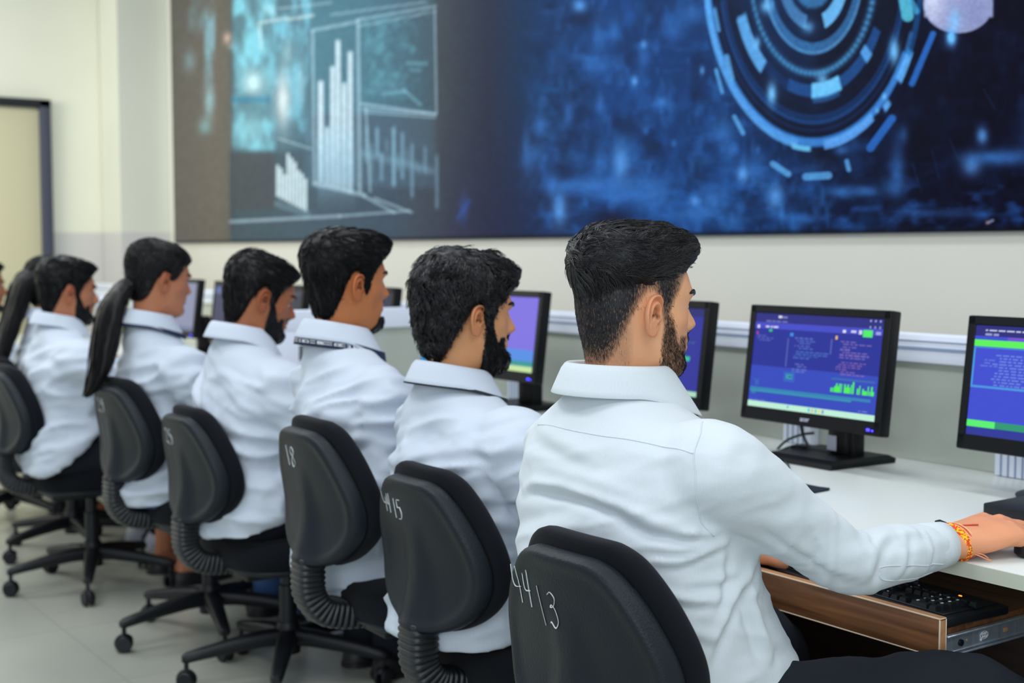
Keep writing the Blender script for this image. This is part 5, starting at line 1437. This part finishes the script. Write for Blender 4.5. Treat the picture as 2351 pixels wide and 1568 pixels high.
    if P.get('beard'):
        bz = beard_zone(P, T2.ravel(), Z2.ravel()); k = P.get('beard_n', 900); pr = np.clip(bz, 0, 1); pr = pr / pr.sum()
        bl = P.get('beard_len', .0045)
        if P.get('beard_vol', 0) > 0:
            Nb = normals(hb.V(), hb.f)
            dv = P['beard_vol'] * (.05 + .95 * sstep(-.035, -.085, Z2.ravel())) * (.85 + .3 * vnoise(np.stack([Bs[:, 0] * 70, Bs[:, 1] * 70, Bs[:, 2] * 70], 1), sd))
            vb = hb.V() + Nb * (dv * sstep(.2, .7, bz) - .005 * (1 - sstep(.2, .7, bz)))[:, None]
            vb = vb * hs @ Rh.T + hc
            make('beard', vb, hb.f, hm, body, angle=None); bvs2 = BVHTree.FromPolygons(vb.tolist(), [tuple(map(int, f)) for f in hb.f])
        else: bvs2 = bvs
        seeds = hv[hr.choice(len(hv), k, p=pr)] + hr.normal(0, .0008, (k, 3))
        o = strands(bvs2, seeds, down, n=4, step=bl * .6, r0=P.get('beard_r', .00042), clump=P.get('beard_clump', 2), spread=.0012, lift=.0003, seed=sd + 2, end_lift=bl * .5, wave=.4)
        make('beard_strands' if P.get('beard_vol', 0) > 0 else 'beard', o[0], o[1], hm, body, angle=None)
    # ---- ponytail
    if P.get('tail'):
        pts = np.array(P['tail'], float); rr = np.array(P['tail_r'], float)
        PP = smooth_path(pts, 8); RR = smooth_path(rr[:, None], 8)[:, 0]
        tl = MB().tube(PP, RR * .92, 26, flat=.62)
        tv = tl.V(); tN = normals(tv, tl.f); tv = tv + tN * (.004 * fbm(tv * [60, 60, 7], sd))[:, None]
        po = make('ponytail', tv, tl.f, hm, body, angle=None)
        ss = MB(); r3 = np.random.default_rng(sd)
        for k in range(170):
            an = r3.random() * 6.28; f = np.sqrt(r3.random()) * .4 + .62; st_ = r3.integers(0, 6); e_ = len(PP) - r3.integers(0, 5)
            off = np.stack([np.cos(an) * RR * f, np.sin(an) * RR * f * .62, np.zeros(len(RR))], 1)
            ph = r3.random() * 6; wv = .003 * np.sin(np.linspace(0, 7, len(PP)) + ph)
            q = (PP + off + wv[:, None] * [1, 1, 0])[st_:e_:3]
            ss.tube(q, np.linspace(.0014, .0006, len(q)), 3)
        ss.build('ponytail_strands', hm, po, angle=None)
        c = pts[0] * .8 + pts[1] * .2
        if P.get('tie_band', True): MB().tube(PP[2:5], RR[2:5] * 1.05 + .003, 20, flat=.75).build('hair_tie', M['teal_dark'], po, angle=None)
# ------------------------------------------------------------------ the cast (local frame: origin on the floor under the hips, +y towards the desk)
SK = {k: skin_mat('skin_' + k, c) for k, c in dict(light=lin(222, 164, 124), olive=lin(206, 148, 104), tan=lin(188, 118, 72), brown=lin(162, 100, 66), warm=lin(184, 120, 88)).items()}
def sit(head, sj, cdz=.075, w=1.0, lean=.02, belly=0.0, hs=.95, yaw=0, pitch=0, z0=.445, **k_):
    """torso sections (z, cx, cy, half width, front depth, back depth) from the head centre and shoulder joint height"""
    Rh = rotm(pitch, 0, yaw); c = np.array(head) + Rh @ np.array([0, -.034, -.12]) * hs
    cx, cy, cz = c[0], c[1], head[2] - cdz
    ch = sj - .015; sx = cx * .35
    return [(z0, 0, .00, .180 * w, .150 + belly, .140), (z0 + .075, 0, .0, .184 * w, .155 + belly, .140), (z0 + (ch - z0) * .45, sx * .3, -.005, .168 * w, .140 + belly, .122),
            (z0 + (ch - z0) * .75, sx * .7, lean * .4, .178 * w, .128 + belly * .5, .124), (ch, sx, lean * .7, .190 * w, .112, .122), (sj + .030, sx * 1.3, lean * .85 + cy * .15, .174 * w, .088, .106),
            ((sj + .045 + cz - .052) / 2, cx * .75, cy * .6 + lean * .4, .118 * w, .074, .088), (cz - .052, cx * .95, cy * .92, .078, .066, .070), (cz - .030, cx, cy, .060, .056, .058)]
def L(px, py, d=None, y=None, base=(0, 0)):
    p = on_y(px, py, y); return (float(p[0]) - base[0], float(p[1]) - base[1], float(p[2]))

def arms_default(x=.20, z=.745, reach=.47, ez=.70, inw=.10):
    return [((x + .03, .12, ez), (inw, reach, z), (-.12, 1, -.12), 'type'), ((-x - .03, .12, ez), (-inw, reach, z), (.12, 1, -.12), 'type')]
people = []
FOLDS1 = [([(-0.124, -0.109, 0.84), (-0.069, -0.118, 0.856), (0.03, -0.12, 0.858), (0.107, -0.109, 0.848), (0.152, -0.082, 0.83), (0.187, -0.04, 0.819)], .010, .011),
    ([(-0.118, -0.082, 0.931), (-0.026, -0.101, 0.919), (0.048, -0.102, 0.912)], .014, .005), ([(-0.101, -0.108, 0.876), (0.022, -0.114, 0.879), (0.102, -0.105, 0.869), (0.139, -0.088, 0.857)], .012, .005),
    ([(0.115, -0.108, 0.832), (0.153, -0.083, 0.818), (0.185, -0.047, 0.813), (0.201, -0.007, 0.813)], .007, .008), ([(0.155, -0.093, 0.774), (0.181, -0.059, 0.774), (0.194, -0.021, 0.785), (0.199, 0.017, 0.795)], .006, .007),
    ([(0.158, -0.087, 0.792), (0.18, -0.058, 0.791), (0.194, -0.029, 0.797)], .006, .005), ([(0.183, 0.091, 0.753), (0.196, 0.038, 0.718), (0.199, 0.001, 0.674), (0.198, -0.027, 0.622)], .012, .009),
    ([(0.197, 0.01, 0.785), (0.194, 0.005, 0.736), (0.199, -0.016, 0.689)], .010, .006), ([(0.181, -0.058, 0.742), (0.193, -0.002, 0.743), (0.192, 0.051, 0.748)], .008, .005), ([(0.19, 0.071, 0.731), (0.189, 0.086, 0.67), (0.196, 0.108, 0.616)], .014, .009),
    ([(0.15, -0.10, 0.735), (0.185, -0.05, 0.72), (0.198, 0.0, 0.715)], .008, .006), ([(0.16, -0.10, 0.68), (0.19, -0.05, 0.672), (0.2, 0.0, 0.66)], .010, .006),
    ([(0.227, 0.332, 0.794), (0.266, 0.271, 0.771), (0.267, 0.238, 0.723)], .012, .006), ([(0.266, 0.133, 0.818), (0.256, 0.169, 0.757), (0.217, 0.196, 0.709)], .014, .005), ([(0.248, 0.054, 0.818), (0.25, 0.133, 0.77), (0.256, 0.212, 0.725)], .010, .006),
    ([(0.214, 0.019, 0.81), (0.222, 0.082, 0.78), (0.231, 0.137, 0.75)], .008, .006), ([(0.243, 0.401, 0.785), (0.266, 0.393, 0.755), (0.257, 0.385, 0.713)], .007, .005), ([(0.245, 0.356, 0.787), (0.268, 0.332, 0.757), (0.266, 0.311, 0.715)], .008, .005)]
SEAMS1 = [('yoke_seam', [(-0.134, -0.074, 0.935), (-0.039, -0.091, 0.94), (0.04, -0.088, 0.939), (0.1, -0.071, 0.937), (0.145, -0.052, 0.933), (0.194, -0.048, 0.931)]),
    ('shoulder_seam', [(0.165, -0.005, 0.985), (0.184, -0.024, 0.96), (0.194, -0.047, 0.932), (0.202, -0.053, 0.9), (0.201, -0.048, 0.862), (0.194, -0.028, 0.828), (0.199, -0.01, 0.807)]),
    ('sleeve_placket', [(0.251, 0.436, 0.719), (0.263, 0.387, 0.724), (0.272, 0.282, 0.737), (0.269, 0.272, 0.728), (0.264, 0.284, 0.714), (0.254, 0.36, 0.706), (0.248, 0.42, 0.704)])]
# P1 nearest man, right arm stretched to the mouse
people.append(dict(loc=(-1.53, 1.30, 0), folds=FOLDS1, seams=SEAMS1, hem_tilt=.02, label='broad man with faded hair and trimmed beard, nearest to the camera, reaching for a mouse', skin=SK['light'], style='fade', seed=3,
    torso=[(.45, 0, .02, .21, .25, .165), (.55, 0, .02, .212, .262, .165), (.65, 0, .01, .200, .215, .15), (.74, -.005, .01, .200, .172, .15), (.83, -.01, .02, .208, .145, .148), (.90, -.015, .02, .198, .115, .130), (.940, -.02, .018, .172, .09, .110), (.966, -.03, .014, .125, .078, .090), (.986, -.035, .012, .090, .070, .078), (1.008, -.038, .012, .068, .062, .068)],
    hand_tone=.42, shoulders=[(.170, .022, .890), (-.185, .02, .875)], arms=[((.215, .262, .735), (.224, .488, .736), (.20, 1, .10), 'mouse', (.12, .05, 1)), ((-.25, .20, .68), (-.215, .445, .652), (.15, 1, -.12), 'type')],
    sleeve=(.076, .076, .062, .053, .053, .048, .037), bulk=1.0, cuff=.036, cuff_back=.062, hand=1.30, legs=[((.09, .02, .505), (.335, .48, .488), (.36, .47, .085)), ((-.09, .02, .50), (-.12, .44, .485), (-.12, .42, .085))], head=(-.039, .045, 1.107), hs=.97, yaw=-8, pitch=0, roll=0, neck=1.12, wide=1.02, beard='full', beard_n=4200, beard_clump=1, beard_dens=.62, beard_len=.003, beard_r=.00017,
    strand=(1100, 7), core_voxel=.008, voxel=.0052, smooth=9, wrinkle=.004, tvoxel=.008, collar_r=(.074, .080), collar_h=.044, collar_tilt=.05, flare=.028, collar_dz=.070, collar_tip=.034, hip=1.08, ear=1.02, whorl=(.0, -.078, .088)))
# P2 curly man
people.append(dict(loc=(-2.17, 1.42, 0), label='man with thick curly hair and full black beard, second from the camera', skin=SK['olive'], style='curly', seed=5, torso=sit((-0.055, 0.035, 1.068), 0.835, 0.075, 1.0, yaw=-6, pitch=-2),
    shoulders=[(.165, .02, .835), (-.175, .02, .835)], arms=arms_default(ez=.64), head=(-.048, .035, 1.068), yaw=-6, pitch=-2, beard='full', beard_vol=.010, beard_n=900, beard_len=.007, strand=(700, 5), voxel=.0065, wrinkle=.012,
    shirt='shirt_blue', lanyard=(.006, 'teal_dark', False), core_voxel=.012, whorl=(0, -.06, .11)))
# P3 lanyard man
people.append(dict(loc=(-2.640, 1.42, 0), label='slim man with short black hair, goatee and navy lettered lanyard', skin=SK['tan'], shirt='shirt_blue', style='short', seed=8, torso=sit((-0.08, 0.03, 1.122), 0.88, 0.066, 0.9, yaw=2, pitch=0, collar_dz=.066),
    shoulders=[(.122, .01, .885), (-.200, .01, .885)], sleeve=(.072, .070, .066, .064, .064, .050, .042), arms=[((.140, -.03, .672), (.10, .30, .735), (-.1, 1, -.1), 'type'), ((-.165, .20, .71), (-.09, .43, .73), (.12, 1, -.1), 'type')], hip=.86, head=(-.08, .03, 1.122), yaw=2, pitch=0, collar_dz=.066, beard='goatee', beard_vol=.006, beard_n=250, strand=(600, 4), quiff=.026, vol=1.15,
    voxel=.0075, wrinkle=.015, lanyard=(.020, 'navy', True), trouser='blue_jeans', card=(.10, .135, .93), hl=dict(f=.080, n=-.070)))
# P4 bowed man
people.append(dict(loc=(-3.34, 1.46, 0), label='man with short black hair and beard bowing his head, middle of the row', skin=SK['brown'], shirt='shirt_blue', style='short', seed=11, torso=sit((-0.02, 0.055, 1.066), 0.845, 0.045, 1.07, yaw=-4, pitch=-14, collar_dz=.045),
    shoulders=[(.165, .03, .845), (-.175, .03, .845)], arms=[arms_default(ez=.66)[0], ((-.215, .27, .755), (-.235, .50, .752), (-.05, 1, -.05), 'mouse')], head=(-.02, .055, 1.066), yaw=-4, pitch=-14, collar_dz=.045, beard='full', beard_vol=.006, beard_n=300, strand=(500, 4), vol=1.05, legs=[((.085, .02, .50), (.12, .43, .485), (.14, .38, .085)), ((-.085, .02, .50), (-.09, .43, .485), (-.0, .36, .085))], voxel=.0085, wrinkle=.015, hem_tilt=.11, fold_dir=-22))
# P5 woman with a ponytail
people.append(dict(loc=(-3.88, 1.41, 0), label='woman with a long dark ponytail hanging over the chair back', skin=SK['warm'], shirt='shirt_blue', style='tied', seed=14, torso=sit((-0.02, 0.02, 1.108), 0.85, 0.068, 0.84, yaw=5, pitch=-6, collar_dz=.068),
    shoulders=[(.148, .03, .85), (-.152, .03, .85)], arms=[((.20, .20, .68), (.10, .46, .745), (-.1, 1, -.1), 'type'), ((-.20, .14, .68), (-.1, .46, .745), (.12, 1, -.1), 'type')], head=(-.02, .02, 1.108), hs=.92, yaw=5, pitch=-6, collar_dz=.068, strand=(500, 4), hair='brown_hair',
    tie=(0, -.110, .05), tail=[(-.02, -.050, 1.122), (-.02, -.092, 1.100), (-.02, -.122, 1.055), (-.02, -.140, .998), (-.02, -.156, .92), (-.02, -.172, .855), (-.02, -.192, .805), (-.02, -.215, .778)], tail_r=[.034, .044, .056, .061, .058, .048, .032, .010], tie_band=False,
    voxel=.0085, wrinkle=.015, lanyard=(.012, 'navy', False), nose=.9, neck=.88, hip=.84, hl=dict(f=.070, f2=.068, t=.052, sb=.014, n1=-.058, n=-.062), trouser='blue_jeans'))
# P6 bearded man at the left
people.append(dict(loc=(-4.64, 1.34, 0), label='bearded man with black hair in front of long loose hair, at the left', skin=SK['warm'], shirt='shirt_blue', style='short', seed=17, torso=sit((-0.05, 0.045, 1.052), 0.835, 0.05, 1.07, yaw=1, pitch=-3, collar_dz=.05),
    shoulders=[(.17, .02, .835), (-.17, .02, .835)], arms=[((.24, .20, .72), (.12, .50, .745), (-.05, 1, -.05), 'type'), ((-.22, .14, .68), (-.1, .46, .745), (.12, 1, -.1), 'type')], head=(-.05, .045, 1.052), yaw=1, pitch=-3, collar_dz=.05, beard='full', beard_vol=.006, beard_n=250, strand=(400, 4), vol=1.1, hem_tilt=.22, voxel=.009, wrinkle=.015, ankle_gap=.36, shoe_low=True))
# P7 woman whose loose hair shows behind him
people.append(dict(loc=(-5.26, 1.47, 0), label='woman mostly hidden behind the bearded man, with very long black hair', skin=SK['warm'], shirt='shirt_blue', style='tied', seed=20, torso=sit((-0.01, 0.03, 1.055), 0.83, 0.06, 0.84, yaw=2, pitch=0, collar_dz=.06),
    shoulders=[(.148, .03, .83), (-.152, .03, .83)], arms=arms_default(x=.18), head=(-.01, .03, 1.055), hs=.92, yaw=2, pitch=0, collar_dz=.06, strand=(300, 4), hair='hair',
    tie=(0, -.110, .05), tail=[(-.01, -.045, 1.125), (-.01, -.085, 1.08), (-.01, -.118, .985), (-.01, -.152, .885), (-.01, -.181, .784), (-.01, -.203, .70)], tail_r=[.066, .074, .068, .058, .045, .018], tie_band=False,
    voxel=.010, wrinkle=.015, hip=.84, shoe='white_shoe', sole='white_shoe', neck=.88, hl=dict(f=.070, f2=.068, t=.052, sb=.014, n1=-.058, n=-.062)))
# P8 man cut by the left edge
people.append(dict(loc=(-6.03, 1.37, 0), label='man in profile cut by the left edge of the photo', skin=SK['brown'], shirt='shirt_blue', style='short', seed=23, torso=sit((-0.02, 0.04, 1.04), 0.83, 0.06, 1.0, yaw=0, pitch=0, collar_dz=.06),
    shoulders=[(.17, .02, .83), (-.17, .02, .83)], arms=arms_default(), head=(-.02, .04, 1.04), yaw=0, pitch=0, collar_dz=.06, beard='goatee', beard_vol=.004, beard_n=120, strand=(300, 4), voxel=.010, wrinkle=.015, lanyard=(.012, 'navy', False)))
bodies = []
for i, P in enumerate(people):
    bodies.append(build_person(P))

# thread bracelets on the nearest man's right wrist
def braid_mat():
    m = bpy.data.materials.new('braided_thread'); m.use_nodes = True
    N = m.node_tree.nodes; L_ = m.node_tree.links; b = N['Principled BSDF']; b.inputs['Roughness'].default_value = .8
    tc = N.new('ShaderNodeTexCoord'); v = N.new('ShaderNodeTexVoronoi'); v.inputs['Scale'].default_value = 330; L_.new(tc.outputs['Object'], v.inputs['Vector'])
    cr = N.new('ShaderNodeValToRGB'); cr.color_ramp.interpolation = 'CONSTANT'
    cr.color_ramp.elements[0].color = lin(226, 70, 22); cr.color_ramp.elements[1].position = .5; cr.color_ramp.elements[1].color = lin(250, 196, 28)
    s = N.new('ShaderNodeSeparateColor'); L_.new(v.outputs['Color'], s.inputs[0]); L_.new(s.outputs[0], cr.inputs['Fac']); L_.new(cr.outputs[0], b.inputs['Base Color'])
    return m
M['braid'] = braid_mat(); M['thread_red'] = mat('red_thread', lin(206, 70, 60), .8); M['thread_cream'] = mat('cream_thread', lin(232, 190, 130), .8); M['thread_pink'] = mat('salmon_thread', lin(236, 150, 110), .8)
P1 = people[0]; b1 = bodies[0][0]; E1, W1 = np.array(P1['arms'][0][0]), np.array(P1['arms'][0][1])
Rw = frame(P1['arms'][0][2], P1['arms'][0][4]); 
BS = 1.17
def ringpts(off, rx, rz, tiltx=0.0, n=40, ph=0):
    rx *= BS; rz *= BS; off += .006
    a = np.linspace(0, 2 * PI, n); q = np.stack([rx * np.cos(a), off + tiltx * np.sin(a), rz * np.sin(a)], 1); return q @ Rw.T + W1
def braid(off, r, rx, rz, name, m, tilt):
    mb = MB(); rx *= BS; rz *= BS; off += .006
    for ph in (0, 2.1, 4.2):
        a = np.linspace(0, 2 * PI, 90); q = np.stack([(rx + .0012 * np.sin(17 * a + ph)) * np.cos(a), off + tilt * np.sin(a) + .0042 * np.cos(17 * a + ph), (rz + .0012 * np.sin(17 * a + ph)) * np.sin(a)], 1) @ Rw.T + W1
        mb.tube(q, r, 6)
    return mb.build(name, m, b1, angle=None)
braid(.008, .0036, .0300, .0232, 'thread_bracelet', M['braid'], -.004)['label'] = 'orange and yellow braided thread'
mb = MB().tube(ringpts(.0185, .0322, .0242, -.004), .0018, 6); mb.build('thread_bracelet', M['thread_red'], b1, angle=None)
mb = MB().tube(ringpts(.0215, .0325, .0242, -.002), .0012, 6).tube(ringpts(.0155, .0318, .0242, -.003), .0011, 6); mb.build('thread_bracelet', M['thread_cream'], b1, angle=None)
tz = lambda x, y, z: np.array([x * BS, y + .006, z * BS]) @ Rw.T + W1
MB().tube([tz(.0305, .016, -.008), tz(.036, .026, -.012), tz(.039, .036, -.017), tz(.041, .044, -.019)], .0011, 5, sub=3).tube([tz(.0305, .017, -.006), tz(.038, .030, -.010), tz(.0395, .038, -.016)], .0010, 5, sub=3).build('thread_end', M['thread_pink'], b1, angle=None)
MB().tube([tz(-.012, .010, .0235), tz(.0, .024, .0225), tz(.006, .040, .0225), tz(.010, .048, .0225)], .0013, 5, sub=3).build('thread_end', M['thread_red'], b1, angle=None)
MB().lathe([(0, -.0006), (.0022, -.0004), (.0022, .0004), (0, .0008)], (0, 0, 0), 10).xform(Rw, np.array([.014, .075, .0235]) @ Rw.T + W1).build('mole', M['brown_hair'], b1)
MB().box((0, 0, 0), (.018, .012, .012), .002, 2).xform(Rw, tz(-.030, .012, .016)).build('wrist_band', M['plastic'], b1)
